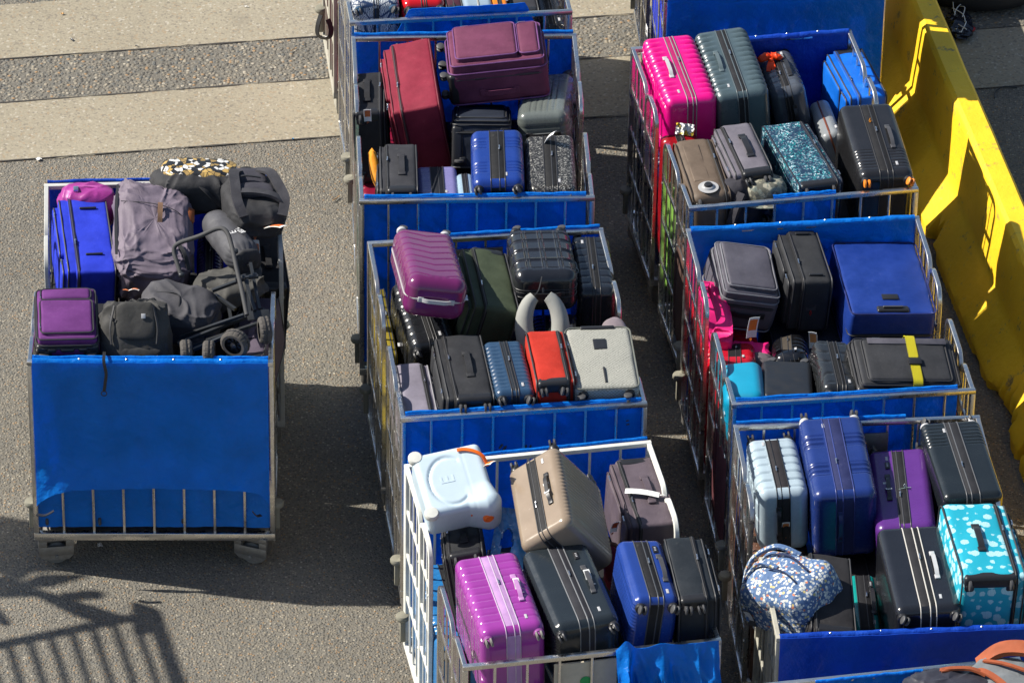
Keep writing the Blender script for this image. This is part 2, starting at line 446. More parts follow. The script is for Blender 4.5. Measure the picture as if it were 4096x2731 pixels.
# ---------------------------------------------------------------- cage carts
CW, CD, CH, CB = 1.40, .79, 1.47, .255
def arch_path(x, y0, y1, r0, r1, z0=CB, z1=CH-.016):
    """gate outline from the deck up, over and down; r0 / r1 corner radii"""
    pts = [(x, y0, z0)]
    def corner(cy, sy, r, first):
        if r < .001: return [(x, cy, z1)]
        o = []
        for k in range(7):
            q = PI/2*k/6
            if not first: q = PI/2 - q
            o.append((x, cy + sy*(r - r*math.cos(q)), z1 - r + r*math.sin(q)))
        return o
    pts += corner(y0, 1, r0, True) + corner(y1, -1, r1, False); pts.append((x, y1, z0)); return pts
def sweepx(mb, pts, w, h, mi=0):
    """rectangular section along a path in a yz plane, mitred"""
    V = []; F = []; m = len(pts)
    for i, p in enumerate(pts):
        t0 = (Vector(pts[i]) - Vector(pts[i-1])).normalized() if i else None
        t1 = (Vector(pts[i+1]) - Vector(pts[i])).normalized() if i < m-1 else None
        t = (t0 or t1) + (t1 or t0); t.normalize(); nn = Vector((1, 0, 0)).cross(t)
        k = 1 / max(.5, t.dot(t1 or t0)); b = .12
        for sx, sy in ((w/2, h/2*(1-b*2)), (w/2*(1-b*2), h/2), (-w/2*(1-b*2), h/2), (-w/2, h/2*(1-b*2)), (-w/2, -h/2*(1-b*2)), (-w/2*(1-b*2), -h/2), (w/2*(1-b*2), -h/2), (w/2, -h/2*(1-b*2))):
            V.append(tuple(Vector(p) + Vector((sx, 0, 0)) + nn*sy*k))
    for i in range(m-1):
        for k in range(8):
            a = i*8+k; b2 = i*8+(k+1) % 8; F.append([a, b2, b2+8, a+8])
    F.append(list(range(8))[::-1]); F.append([(m-1)*8+k for k in range(8)])
    mb.add(V, F, mi)
def caster(root, x, y, rz, m, seed):
    c = empty('caster', (x, y, 0), (0, 0, R(rz))); c.parent = root
    mb = MB(); w, d, z0, z1, t = .20, .10, .062, CB-.035, .006
    # four plates of an open box, front plate with a slot
    for sy in (-1, 1):
        yy = sy*d/2
        for (a, b, c_, e) in ((-w/2, w/2, z1-.035, z1), (-w/2, -w/2+.045, z1-.075, z1-.035), (w/2-.045, w/2, z1-.075, z1-.035), (-w/2, w/2, z0+.02, z1-.075)):
            box(mb, ((a+b)/2, yy, (c_+e)/2), (b-a, t, e-c_), b=.0005)
        prism(mb, [(-w/2, 0), (w/2, 0), (w/2-.03, -.03), (-w/2+.03, -.03)], t, .001, 0, T(0, yy, z0+.02, 90, 0, 0))
    for sx in (-1, 1): box(mb, (sx*w/2, 0, (z0+z1)/2+.02), (t, d-.012, z1-z0-.04), b=.0005)
    mb.build('housing', m, c)
    mb = MB(); lathe(mb, [(.02, -.028), (.066, -.026), (.075, -.016), (.075, .016), (.066, .026), (.02, .028)], 28, 0, T(0, 0, .075), 'y')
    lathe(mb, [(.012, -.06), (.012, .06)], 10, 0, T(0, 0, .075), 'y')
    mb.build('wheel', GREYR, c)
    return c
def tarp_sheet(mb, x0, x1, zt, zb, yf, side, seed, amp=.008, nx=60, nz=36, th=.004):
    """hanging tarpaulin; zt, zb, yf may be functions of u (0..1 along x)"""
    g = lambda q, u: q(u) if callable(q) else q
    def fn(u, v):
        x = x0 + (x1-x0)*u; zt_ = g(zt, u); zb_ = g(zb, u); z = zt_ + (zb_-zt_)*v
        fold = amp * (vn(u*9, v*1.2, seed) + .6*vn(u*21, v*.6, seed+2)) * (.15 + .85*v) + amp*.5*vn(u*5, v*5, seed) + amp*.25*vn(u*24+v*9, v*21, seed+5)
        y = (yf(u, v) if callable(yf) else yf) + side*fold
        return (x, y, z)
    sheet(mb, fn, nx, nz, th)
def make_cart(name, x, y, yaw, wall, frame, tarps, label, dull=False, casters=(8, -20, 5, 14), board=None, open_sides=False):
    """origin at the outer corner of the wall on the left: local x along the wall, +y away from the camera.
    wall='front': wall at y=0, cart runs to y=CD;  wall='back': wall at y=0, cart runs to y=-CD"""
    sd = 1 if wall == 'front' else -1
    root = empty(name, (x, y, 0), (0, 0, R(yaw)), label, 'cage cart', 'steel luggage cage carts standing in pairs')
    fm = frame; rnd = random.Random(label)
    # deck and rim
    mb = MB(); box(mb, (CW/2, sd*CD/2, CB-.02), (CW-.05, CD-.05, .012), b=.002)
    mb.build('deck', DECK, root)
    mb = MB()
    for yy in (.018, CD-.018): box(mb, (CW/2, sd*yy, CB-.025), (CW, .036, .05))
    for xx in (.018, CW-.018): box(mb, (xx, sd*CD/2, CB-.0255), (.0355, CD-.075, .049))
    for xx in (.07, CW-.07):
        for yy in (.05, CD-.05): box(mb, (xx, sd*yy, CB-.045), (.14, .10, .006))
    mb.build('base_frame', fm, root)
    # end wall: outer frame, uprights and three crossbars
    mb = MB(); t = .030
    box(mb, (CW/2, sd*.015, CH-t/2), (CW, t, t*.92))
    for xx in (t/2, CW-t/2): box(mb, (xx, sd*.0155, (CH-t+CB)/2), (t, t*.97, CH-t-CB))
    for k in range(1, 8): box(mb, (CW*k/8, sd*.0152, (CH-t+CB)/2), (.014, .012, CH-t-CB))
    for z in (CH-.30, CH-.60, CH-.90): box(mb, (CW-.055, sd*.0165, z), (.055, .010, .024))
    mb.build('end_wall', fm, root)
    # arched gate frames down both sides
    for xs in (.015, CW-.015):
        mb = MB()
        spans = [(.034, .33, 0, .09), (.355, CD-.01, .09, .09)] if wall == 'front' else [(.034, .47, 0, .09), (.495, CD-.01, .09, .09)]
        for a, b, ra, rb in spans:
            pts = arch_path(xs, a, b, ra, rb)
            pts = [(p[0], sd*p[1], p[2]) for p in pts]
            sweepx(mb, pts, .026, .026)
            n = 2 if b-a < .36 else 3
            for k in range(1, n+1):
                yy = a+(b-a)*k/(n+1); box(mb, (xs, sd*yy, (CH-.03+CB)/2), (.012, .012, CH-.03-CB-.004))
            for z in (CH-.30, CH-.60, CH-.90): box(mb, (xs, sd*(a+b)/2, z), (.0135, b-a-.024, .030))
            for z in (CH-.33, CH-.93): lathe(mb, [(.004, -.017), (.009, -.015), (.009, .015), (.004, .017)], 8, 0, T(xs, sd*b, z), 'x')
        mb.build('side_gate', fm, root)
    # rubber corner bumpers
    for xx, yy in ((-.012, .05), (CW+.012, .05)):
        mb = MB(); lathe(mb, [(.014, -.020), (.034, -.017), (.040, -.007), (.040, .007), (.034, .017), (.014, .020)], 20, 0, T(xx, sd*yy, .44))
        box(mb, (xx, sd*yy, .35), (.03, .03, .16)); mb.build('bumper', BUMPER, root)
    for i, (xx, yy) in enumerate(((.12, .07), (CW-.13, .07), (.12, CD-.08), (CW-.13, CD-.08))):
        caster(root, xx, sd*yy, casters[i], DULL if dull or fm != CREAM else fm, i)
    # tarpaulins on the end wall
    for k, tp in enumerate(tarps):
        style = tp[0]; x0, x1 = tp[1], tp[2]; tm = tp[3]; mb = MB(); out = -sd; seed = sum(map(ord, label)) % 97 + k
        if style == 'in':      # behind the bars, inside the cart
            tarp_sheet(mb, x0, x1, CH+.004, CB+.03, sd*.030, sd, seed, .006)
        elif style == 'out':
            tarp_sheet(mb, x0, x1, CH+.004, CB+.06, -sd*.012, out, seed, .006)
        elif style == 'outshort':   # long outer flap, flaring out at the foot
            zb = lambda u: .635 - .12*math.exp(-u/.07) - .12*math.exp(-(1-u)/.035) + .004*math.sin(u*17)
            tarp_sheet(mb, x0, x1, CH+.006, zb, lambda u, v: -sd*(.014 + .012*math.sin(u*8+1)*math.sin(PI*v) + .012*max(0, vn(u*6+v*3, v*2, 7))*v + .015*v + .055*max(0, (v-.74)/.26)**1.6*(1-.10*math.sin(PI*u))), out, seed, .008)
        elif style == 'notch':      # tied up in the middle only, ends falling on the diagonal
            c0, c1 = tp[4], tp[5]
            zt = lambda u: CH+.05 - .42*max(0, c0-u)/.17 - .42*max(0, u-c1)/.13
            tarp_sheet(mb, x0, x1, lambda u: max(zt(u), CB+.1), CB+.05, sd*.040, sd, seed, .010)
        elif style == 'slump':      # pulled over the rail, crumpled
            zt = lambda u: CH+.012 + .06*math.exp(-((u-.10)/.07)**2) + .02*math.exp(-((u-.45)/.1)**2)
            def yf(u, v):
                q = mno.noise(Vector((u*4.2+v*2.0, v*2.2, 3.3))); q2 = mno.noise(Vector((u*9-v*5, v*5, 8.1)))
                return -sd*(.014 + min(1, v*5)*(.035 + .10*max(0, 1-abs(q)*3)**1.5*(1-.4*u) + .035*max(0, 1-abs(q2)*3) + .06*math.exp(-(u/.12)**2)))
            tarp_sheet(mb, x0, x1, zt, CB+.12, yf, out, seed, .004, 110, 80)
        ob = mb.build('tarp', tm, root, 60)
        if style in ('in', 'out', 'outshort', 'over'):
            # bright hem rolled over the top rail
            hm = MB(); n = 60; xx0, xx1 = x0, x1; covers = len(tp) > 4 and tp[4] == 'over' or (style == 'outshort' and sd > 0)
            cy_ = sd*.015 if covers else (sd*.043 if style == 'in' else -sd*.012); r0_ = .021 if covers else .009
            def fn(u, v):
                q = PI*v; xx = xx0+(xx1-xx0)*u; wv = (.0022*vn(u*16, v, seed) + .0008*vn(u*50, 1, seed)) + (0 if covers else .006)
                ctr = cy_ + .003*vn(u*11, 3, seed); rr = r0_+.0015*vn(u*13, 0, seed)
                return (xx, ctr - sd*rr*math.cos(q), CH - (.012 if covers else .004) + rr*1.15*math.sin(q) + wv)
            sheet(hm, fn, n, 8, .003); hm.build('hem', tm, ob, 60)
            for u in ((.2, .4, .6, .8) if covers else ()):
                rv = MB(); lathe(rv, [(.007, 0), (.007, .003), (.004, .006), (.001, .007)], 12, 0, T(xx0+(xx1-xx0)*u, sd*.012, CH+.011)); rv.build('rivet', STEEL, ob)
    if board:
        mb = MB(); box(mb, ((board[0]+board[1])/2, sd*.036, (CH-.05+CB)/2), (board[1]-board[0], .012, CH-.10-CB)); bo = mb.build('board', board[2], root)
        if len(board) > 3:
            mb = MB(); lathe(mb, [(.03, 0), (.03, .002)], 24, 0, T(board[0]+.17, -sd*.0, 0) @ T(0, .028, CH-.20, 90)); mb.build('sticker', plain('green_sticker', (.01, .30, .08), .5), bo)
    return root
def pairpos(p, t):
    fx, fy, yw = PR[p]; a = R(yw); return fx - math.sin(a)*t, fy + math.cos(a)*t
PR = {'L': (-2.755, -2.402, 1.4), 'M0': (-1.045, 1.33, 7.5), 'M1': (-.92, -.685, 3.4), 'M2': (-.617, -2.892, 7.8), 'M3': (-.229, -5.137, 11.2), 'R1': (1.035, -.70, 10.5), 'R2': (1.245, -2.70, 7.5), 'R3': (1.435, -4.84, 5.5), 'R0': (.92, 1.68, 4.5), 'R4': (1.7, -7.02, 11)}
DEP = {'L': 1.85, 'M0': 1.9, 'M1': 1.86, 'M2': 1.80, 'M3': 1.85, 'R1': 1.83, 'R2': 1.80, 'R3': 1.96, 'R0': 1.9, 'R4': 1.83}
def fcart(p, *a, **k): x, y = pairpos(p, 0); return make_cart('cage_cart', x, y, PR[p][2], 'front', *a, **k)
def bcart(p, *a, yaw=None, **k): x, y = pairpos(p, DEP[p]); return make_cart('cage_cart', x, y, PR[p][2] if yaw is None else yaw, 'back', *a, **k)
F_ = (0, CW)
fcart('L', STEEL, [('outshort', .03, CW-.03, TARP), ('slim', .03, CW-.03, TARP)][:1] + [('in', .03, CW-.03, TARP)], 'steel cage cart at the lower left, long blue tarp hanging over its front')
bcart('L', GREYP, [('outshort', .02, CW-.02, TARPD)], 'grey painted cage cart at the left, behind the one with the hanging blue front', casters=(5, 0, 0, 0), yaw=4.2)
fcart('M1', STEEL, [('in', .03, CW-.05, TARP)], 'steel cage cart holding small blue and black glitter cases, second row of the middle column', dull=True)
bcart('M1', STEEL, [('out', .02, CW-.02, TARP)], 'steel cage cart carrying the big plum and crimson suitcases')
fcart('M2', STEEL, [('in', .03, CW-.03, TARP)], 'steel cage cart in the picture centre holding the red and tweed cases')
bcart('M2', STEEL, [('out', .30, CW-.02, TARP)], 'steel cage cart holding the glossy purple case and the plaid black case', board=(.46, .80, DULL))
fcart('M3', STEEL, [('slump', .82, CW-.02, TARP)], 'steel cage cart at the bottom with crumpled tarp and beige board on its front', board=(.50, .84, CARD, 1))
bcart('M3', WHITEP, [('out', .02, CW-.02, TARP)], 'white painted cage cart holding the pale blue ride-on case')
fcart('R1', STEEL, [('in', .52, .90, TARP)], 'steel cage cart with mostly bare front bars, taupe case and teal sequin case inside')
bcart('R1', STEEL, [('in', .40, CW-.02, TARPD, 'over')], 'steel cage cart carrying the hot pink and slate ribbed suitcases')
fcart('R2', STEEL, [('in', .03, CW-.10, TARP)], 'steel cage cart holding the case with the yellow strap')
bcart('R2', STEEL, [('in', .03, CW-.03, TARP, 'over')], 'steel cage cart holding the large plain navy case')
fcart('R3', CREAM, [('out', .02, CW-.02, TARPD, 'over')], 'cream framed cage cart at the lower right holding the aqua seashell case')
bcart('R3', STEEL, [('out', .02, .98, TARP)], 'steel cage cart holding the tall navy and silver blue hard cases', board=(.62, .88, DULL))
fcart('M0', STEEL, [('notch', .12, CW-.10, TARP, .22, .84)], 'steel cage cart at the top edge, blue tarp tied across the middle of its front')
bcart('M0', CREAM, [('out', .02, CW-.02, TARP)], 'cream cage cart at the very top with a black belt on its side')
fcart('R0', STEEL, [('out', .02, CW-.01, TARP)], 'steel cage cart at the top right, its front fully covered by a flat blue tarp')
bcart('R0', STEEL, [('out', .02, CW-.02, TARP)], 'steel cage cart behind the fully tarp-covered one at the top right')
bcart('R4', STEEL, [('in', .28, .86, TARP)], 'steel cage cart in the bottom right corner holding the grey and orange backpack')

# fitted poses of the luggage: x, y, z, rotation (rad), size (m)
FIT = {
'Lblue': [-2.4949, -1.0627, 1.2606, 0.1133, 0.0421, 0.1645, 0.2238, 0.6898, 0.42],
'Lgrey': [-2.1635, -1.0068, 1.24, 0.3217, 0.1426, 0.0317, 0.3182, 0.6908, 0.4492],
'Lmagenta': [-2.5323, -0.7151, 1.4037, -0.1666, -0.0054, 0.077, 0.2888, 0.213, 0.2],
'Ltote': [-1.8865, -0.6811, 1.5707, -0.319, 0.0844, 0.0947, 0.4422, 0.2526, 0.1005],
'Lbackpack': [-1.4724, -0.8155, 1.4814, 0.0656, 0.0009, 0.1606, 0.2433, 0.5509, 0.2],
'Lsack': [-1.6689, -1.219, 1.5207, 0.0927, -0.0775, 0.4119, 0.1531, 0.5124, 0.2],
'Lglossy': [-1.7837, -1.1292, 1.1752, -0.0437, -0.0214, 0.0512, 0.1418, 0.4934, 0.35],
'Lcarry': [-2.554, -2.046, 1.504, 0.0253, 0.0191, 0.0973, 0.3404, 0.4948, 0.1621],
'Lblackpack': [-2.1638, -2.1076, 1.548, -0.1498, 0.0118, 0.1175, 0.3303, 0.4146, 0.2736],
'Lroll': [-1.9131, -1.4464, 1.225, 0.7377, -0.0422, -0.0393, 0.284, 0.1534, 0.5274],
'Lmesh': [-1.6399, -1.4836, 1.3007, -0.0192, -0.1157, 0.2422, 0.2537, 0.2892, 0.2],
'Lblackbig': [-1.4817, -0.9, 0.9432, 0.0244, 0.0716, 0.1405, 0.2098, 0.5909, 0.5],
'Lmauve': [-1.4801, -1.7147, 1.1014, 0.0012, -0.1346, -0.0977, 0.2009, 0.6038, 0.3],
'M1black': [-0.9008, 0.6194, 1.1519, 0.0099, -0.0381, 0.0278, 0.1734, 0.4485, 0.5],
'M1crimson': [-0.5837, 0.7246, 1.2407, 0.0726, -0.1803, 0.1014, 0.2402, 0.6792, 0.4892],
'M1plum': [-0.1245, 0.9197, 1.4642, -0.0809, -0.0961, 0.0767, 0.5866, 0.4787, 0.2948],
'M1silver': [0.1918, 0.7429, 1.2018, -0.1671, -0.1247, -0.0396, 0.3053, 0.6384, 0.26],
'M1navy': [-0.2101, 0.5657, 1.1429, -0.4177, -0.0019, 0.0064, 0.3397, 0.5923, 0.3],
'M1low': [-0.3103, 0.7486, 1.0084, 0.1144, -0.0469, -0.0331, 0.1013, 0.5001, 0.1846],
'M1soft': [-0.6817, -0.2949, 1.2633, -0.0535, -0.0054, 0.0432, 0.1884, 0.548, 0.38],
'M1lav': [-0.4614, -0.2965, 1.15, -0.1962, -0.0099, 0.0512, 0.2337, 0.4743, 0.3801],
'M1pale': [-0.2889, -0.3429, 1.169, -0.2004, -0.0258, 0.0646, 0.0961, 0.3633, 0.3602],
'M1blue': [-0.1005, -0.2565, 1.3408, 0.0133, -0.0393, 0.0333, 0.2962, 0.5662, 0.38],
'M1spark': [0.2191, -0.2338, 1.2889, 0.0189, -0.0491, 0.0344, 0.2817, 0.5722, 0.38],
'M2purple': [-0.4806, -1.6743, 1.6882, -0.1899, 0.1774, 0.1032, 0.3399, 0.7447, 0.1279],
'M2green': [-0.1585, -1.5422, 1.3066, 0.0194, 0.256, 0.1553, 0.2088, 0.5977, 0.4],
'M2plaid': [0.1657, -1.3531, 1.4843, -0.1242, 0.0107, 0.0841, 0.3477, 0.5878, 0.1823],
'M2rib': [0.4647, -1.2902, 1.2456, -0.0314, 0.0123, 0.068, 0.2155, 0.5939, 0.42],
'M2left': [-0.6047, -1.5831, 1.2071, 0.2034, -0.0635, 0.3345, 0.1846, 0.3683, 0.3537],
'M2yellow': [-0.4403, -1.5749, 1.0018, -0.1339, 0.0221, 0.0692, 0.0779, 0.469, 0.4],
'M2mid': [0.2085, -1.6719, 1.0817, -0.2754, 0.0357, 0.0023, 0.1901, 0.3563, 0.35],
'M2lav': [-0.5577, -2.4983, 1.1977, -0.0695, 0.0337, 0.126, 0.1627, 0.5574, 0.38],
'M2soft': [-0.2562, -2.4359, 1.3107, 0.0054, 0.0249, 0.1446, 0.2217, 0.6219, 0.4],
'M2slate': [-0.0204, -2.4456, 1.3305, -0.0275, 0.0359, 0.1516, 0.2176, 0.5288, 0.38],
'M2red': [0.2068, -2.4008, 1.3824, -0.042, -0.004, 0.1227, 0.1916, 0.5526, 0.36],
'M2tweed': [0.5109, -2.3478, 1.4088, 0.0083, 0.0092, 0.096, 0.3584, 0.5762, 0.24],
'M3kid': [-0.3054, -3.7463, 1.613, 0.3742, -0.0989, 0.2542, 0.3506, 0.33, 0.2309],
'M3under': [-0.2032, -3.9497, 1.1597, -0.2281, -0.1626, 0.0955, 0.1919, 0.4549, 0.5],
'M3champ': [0.2821, -3.9436, 1.5775, 0.1922, -0.6412, 0.0207, 0.3168, 0.5825, 0.4386],
'M3mauve': [0.7564, -3.4649, 1.2247, 0.0373, 0.0172, 0.2096, 0.2224, 0.5856, 0.38],
'M3orchid': [-0.0394, -4.6484, 1.3689, -0.0071, -0.0293, 0.2337, 0.335, 0.6699, 0.46],
'M3black': [0.3407, -4.5609, 1.3721, 0.0353, -0.0383, 0.2702, 0.3468, 0.6678, 0.46],
'M3blue': [0.7313, -4.5522, 1.5031, 0.0195, 0.0894, 0.1786, 0.2408, 0.5225, 0.38],
'M3dark': [0.9566, -4.5234, 1.5004, 0.0557, -0.0191, 0.1454, 0.1598, 0.5159, 0.38],
'R1pink': [1.0001, 0.7241, 1.3171, 0.0152, -0.0163, 0.1964, 0.3038, 0.7155, 0.48],
'R1slate': [1.3342, 0.7987, 1.3246, -0.0001, -0.0912, 0.1696, 0.3095, 0.737, 0.48],
'R1graph': [1.6677, 0.9308, 1.2047, -0.1005, -0.1904, 0.1565, 0.2144, 0.5369, 0.42],
'R1bright': [2.1195, 1.0289, 1.1708, 0.0121, 0.0075, 0.2545, 0.183, 0.5396, 0.36],
'R1hard': [2.1663, -0.0146, 1.3167, 0.0499, 0.0082, 0.1414, 0.3188, 0.7206, 0.46],
'R1taupe': [1.1194, -0.2782, 1.2971, 0.0241, -0.0424, 0.1754, 0.2145, 0.6083, 0.38],
'R1grey': [1.3879, -0.1506, 1.3558, 0.002, -0.035, 0.2317, 0.188, 0.542, 0.38],
'R1teal': [1.7092, -0.1242, 1.2902, 0.002, 0.0344, 0.297, 0.2497, 0.6819, 0.4],
'R1pipe': [1.9466, 0.655, 1.0841, -0.1236, -0.3007, 0.1621, 0.0554, 0.4758, 0.35],
'R2grey': [1.3553, -1.1894, 1.2945, 0.1095, 0.215, 0.1425, 0.3383, 0.4693, 0.2156],
'R2black': [1.725, -1.1145, 1.2418, 0.024, 0.064, 0.1602, 0.1807, 0.5087, 0.3499],
'R2navy': [2.1696, -1.1949, 1.2331, 0.0108, 0.0582, 0.1219, 0.4837, 0.7106, 0.1869],
'R2strap': [2.2329, -2.2642, 1.3797, 0.1768, 0.0956, 0.1486, 0.5878, 0.3765, 0.26],
'R2rib': [1.8315, -2.2615, 1.2554, -0.0557, 0.1233, 0.0794, 0.2066, 0.5083, 0.38],
'R2flat': [1.5714, -2.325, 1.228, -0.1141, 0.0122, -0.02, 0.2748, 0.411, 0.3001],
'R2turq': [1.3342, -2.3784, 1.2379, -0.0547, -0.1059, 0.0325, 0.2264, 0.3923, 0.3501],
'R2red': [1.303, -1.8429, 1.0076, -0.2698, -0.0656, 0.002, 0.2286, 0.2925, 0.4],
'R2gloss': [1.6475, -1.7542, 1.0384, -0.2795, -0.2806, 0.0649, 0.2005, 0.3523, 0.35],
'R3silver': [1.4952, -3.2294, 1.2396, -0.0257, -0.0465, 0.109, 0.2707, 0.5319, 0.3947],
'R3navy': [1.8272, -3.2323, 1.3023, 0.0146, -0.039, 0.0854, 0.3386, 0.7049, 0.4327],
'R3purple': [2.1995, -3.3283, 1.1389, 0.0146, -0.0993, 0.0233, 0.3179, 0.7125, 0.46],
'R3black': [2.5128, -3.1894, 1.2473, 0.0205, -0.0016, 0.1435, 0.3244, 0.6767, 0.46],
'R3silz': [2.2228, -4.3017, 1.3219, 0.0177, -0.0261, 0.0995, 0.3436, 0.7113, 0.46],
'R3aqua': [2.5312, -4.2324, 1.4754, -0.0175, 0.0421, 0.1183, 0.302, 0.6854, 0.42],
'R3floral': [1.5108, -4.5034, 1.5563, -0.0748, 0.1599, 0.1086, 0.2725, 0.4376, 0.2075],
'R3soft': [1.7124, -4.4013, 1.2607, 0.1237, 0.1754, 0.0496, 0.2247, 0.5831, 0.4],
'R3teal': [1.9514, -4.1012, 0.95, -0.0161, 0.0088, 0.0221, 0.1312, 0.4989, 0.4],
}
# ---------------------------------------------------------------- luggage
def w_r(sz): return sz/2 - .015
def PZ(s, w):       # smooth pulse helpers (numpy)
    return np.clip(1 - np.abs(s)/w, 0, 1)
def per(y, p, w):   # periodic groove of period p, half width w
    d = np.abs((y/p + .5) % 1 - .5) * p; return np.clip(1 - d/w, 0, 1)
def pattern(kind, s, amp=.005):
    sx, sy, sz = s
    def f(P, N):
        x, y, z = P[:, 0], P[:, 1], P[:, 2]
        ax = np.abs(x); seam = np.clip((ax - .030) / .014, 0, 1)
        endf = np.clip((sy/2 - np.abs(y) - .035) / .03, 0, 1)
        bulge = .006 * np.clip(1 - (2*y/sy)**2, 0, 1) * np.clip(1 - (2*z/sz)**2, 0, 1) * (np.abs(N[:, 0]) > .7)
        if kind == 'bands': d = -amp * per(y, .038, .013) * seam * endf
        elif kind == 'fine': d = -amp * per(y, .026, .009) * seam * endf
        elif kind == 'wide': d = -amp * per(y, .062, .010) * seam * endf
        elif kind == 'bumps': d = amp*3.0 * (np.abs(np.cos(PI*y/.055))**.7 - .5) * np.clip((ax - .05)/.05, 0, 1) * endf
        elif kind == 'long': d = -amp * per(z + (x if False else 0), .036, .009) * (np.abs(N[:, 0]) > .5) * endf - amp * per(x, .042, .008) * (np.abs(N[:, 0]) <= .5) * seam
        elif kind == 'plaid':
            g = per(y - .03, .012, .005) * PZ(((y/.12+.5) % 1 - .5)*.12, .02).clip(0, .01)*100 + per(z, .012, .005) * PZ(((z/.10+.5) % 1 - .5)*.10, .02).clip(0, .01)*100
            d = amp * np.clip(g, 0, 1) * seam * endf
        elif kind == 'chev': d = -amp * per(y + .35*np.abs(z), .085, .007) * seam * endf
        elif kind == 'cube': d = -amp*1.2 * np.clip(per(y, .075, .012) + per(z, .11, .010)*(np.abs(N[:, 0]) > .5), 0, 1) * seam * endf
        elif kind == 'steps':
            q = per(np.maximum(np.abs(z)*1.1, 0) + y*.0 + np.abs(y+.05)*.5, .05, .008); d = -amp * q * seam * endf
        elif kind == 'stripe2': d = -amp * per(y, .013, .005) * seam * (((np.abs(y) > .07) & (np.abs(y) < .19)).astype(float)) * (np.abs(x) > .05)
        elif kind == 'ribend': d = -amp * per(y, .030, .007) * seam * (y < -.12) * endf * (ax > .045)
        elif kind == 'ridged': d = amp*1.4 * (per(y, .027, .013) - .5) * (np.abs(z) < w_r(sz)) * np.clip((-x - .03)/.01, 0, 1) * endf
        elif kind == 'diag': d = -amp*.8 * per(z, .021, .007) * (np.abs(N[:, 0]) > .4) * seam
        else: d = 0*x
        return d + bulge
    return f
def mod_wheel(root, x, y, z, s, mat, disc, kind, ang):
    """spinner wheel at the -y end. canonical frame, axis of swivel along y"""
    mb = MB()
    if kind == 'spin':
        lathe(mb, [(.010, .0), (.026, .004), (.031, .016), (.029, .03), (.018, .036)], 14, 0, T(x, y+.018, z, 90, 0, 0) @ T(0, 0, -.0))
        M = T(x, y, z, 0, ang, 0)
        box(mb, (0, -.022, .010), (.010, .034, .026), 0, M, .003)
        for sx in (-1, 1): lathe(mb, [(.004, -.007), (.020, -.0065), (.0245, -.004), (.0245, .004), (.020, .0065), (.004, .007)], 20, 1, M @ T(sx*.013, -.036, .014), 'x')
    else:
        rb, f = rb_data(.055, .05, .05, .016, 2, 2, 2); mb.add(rb, f, 0, T(x, y+.012, z - .01*s))
        lathe(mb, [(.004, -.010), (.024, -.009), (.030, -.005), (.030, .005), (.024, .009), (.004, .010)], 22, 1, T(x, y-.012, z+.012*s), 'x')
    return mb.build('wheel', [mat, disc], root)
def handle(root, L, M, mat, name='side_handle', h=.024, w=.022, feet=None):
    """grab handle running along local y, standing up in z"""
    mb = MB(); pts = []
    for k in range(13):
        q = k/12; yy = -L/2 + L*q; zz = h*min(1, 4.5*min(q, 1-q))**.7; pts.append((0, yy, zz))
    tube(mb, pts, 0, flat=(w, .009), M=M)
    ff = feet or mat
    for sy in (-1, 1): box(mb, (0, sy*L/2, .004), (w*1.35, .034, .010), 1, M, .003)
    return mb.build(name, [mat, ff], root, 60)
def zipper_pull(root, x, y, z, M=None):
    mb = MB(); mm = T(x, y, z) if M is None else M
    box(mb, (0, 0, .004), (.010, .014, .007), 0, mm, .002); box(mb, (.002, .022, .005), (.007, .034, .003), 0, mm, .001)
    return mb.build('zip_pull', CHROME, root)
def luggage_tag(root, M, colr='#e8e8e6', strap='#e8e8e6', L=.11, w=.045, accent=None, name='luggage_tag'):
    mb = MB(); cm = plain('tag' + colr, lin(colr), .5); mats = [cm, plain('tag' + (accent or strap), lin(accent or strap), .5)]
    def fn(u, v): return ((u-.5)*w, -L*v, .012*math.sin(v*2.6) + .004*math.sin(u*3))
    sheet(mb, fn, 4, 10, .0015, 0, M)
    def fn2(u, v): return ((u-.5)*w*.76, -L*(.32+.55*v), .012*math.sin((.32+.55*v)*2.6) + .004*math.sin((.12+.76*u)*3))
    sheet(mb, fn2, 4, 8, .0045, 1, M)
    tube(mb, [(0, 0, .0), (.006, .02, .006), (0, .035, .002), (-.006, .02, .004), (0, 0, .0)], .0022, 6, False, 1, M)
    return mb.build(name, mats, root, 60)
AX = {'TLW': Matrix(((1, 0, 0), (0, 1, 0), (0, 0, 1))), 'TLWb': Matrix(((-1, 0, 0), (0, -1, 0), (0, 0, 1))),
      # columns: where canonical X (thickness), Y (length), Z (width) go
      'WLT': Matrix(((0, 0, -1), (0, 1, 0), (1, 0, 0))), 'WLTb': Matrix(((0, 0, 1), (0, -1, 0), (1, 0, 0))),
      'LWT': Matrix(((0, 1, 0), (0, 0, 1), (1, 0, 0))), 'TWL': Matrix(((1, 0, 0), (0, 0, -1), (0, 1, 0)))}
def cdims(ax, d):   # fit dims -> canonical (T, L, W)
    a, b, c = d
    return {'TLW': (a, b, c), 'TLWb': (a, b, c), 'WLT': (c, b, a), 'WLTb': (c, b, a), 'LWT': (c, a, b), 'TWL': (a, c, b)}[ax]
def place(fit, ax, name, label, cat, group):
    M = Euler(fit[3:6]).to_matrix() @ AX[ax]
    r = empty(name, fit[:3], M.to_euler(), label, cat, group); return r
def rnd_tag(s): return random.Random(s + 'tag').random()
GRP = 'cases and bags loaded in the cage carts'
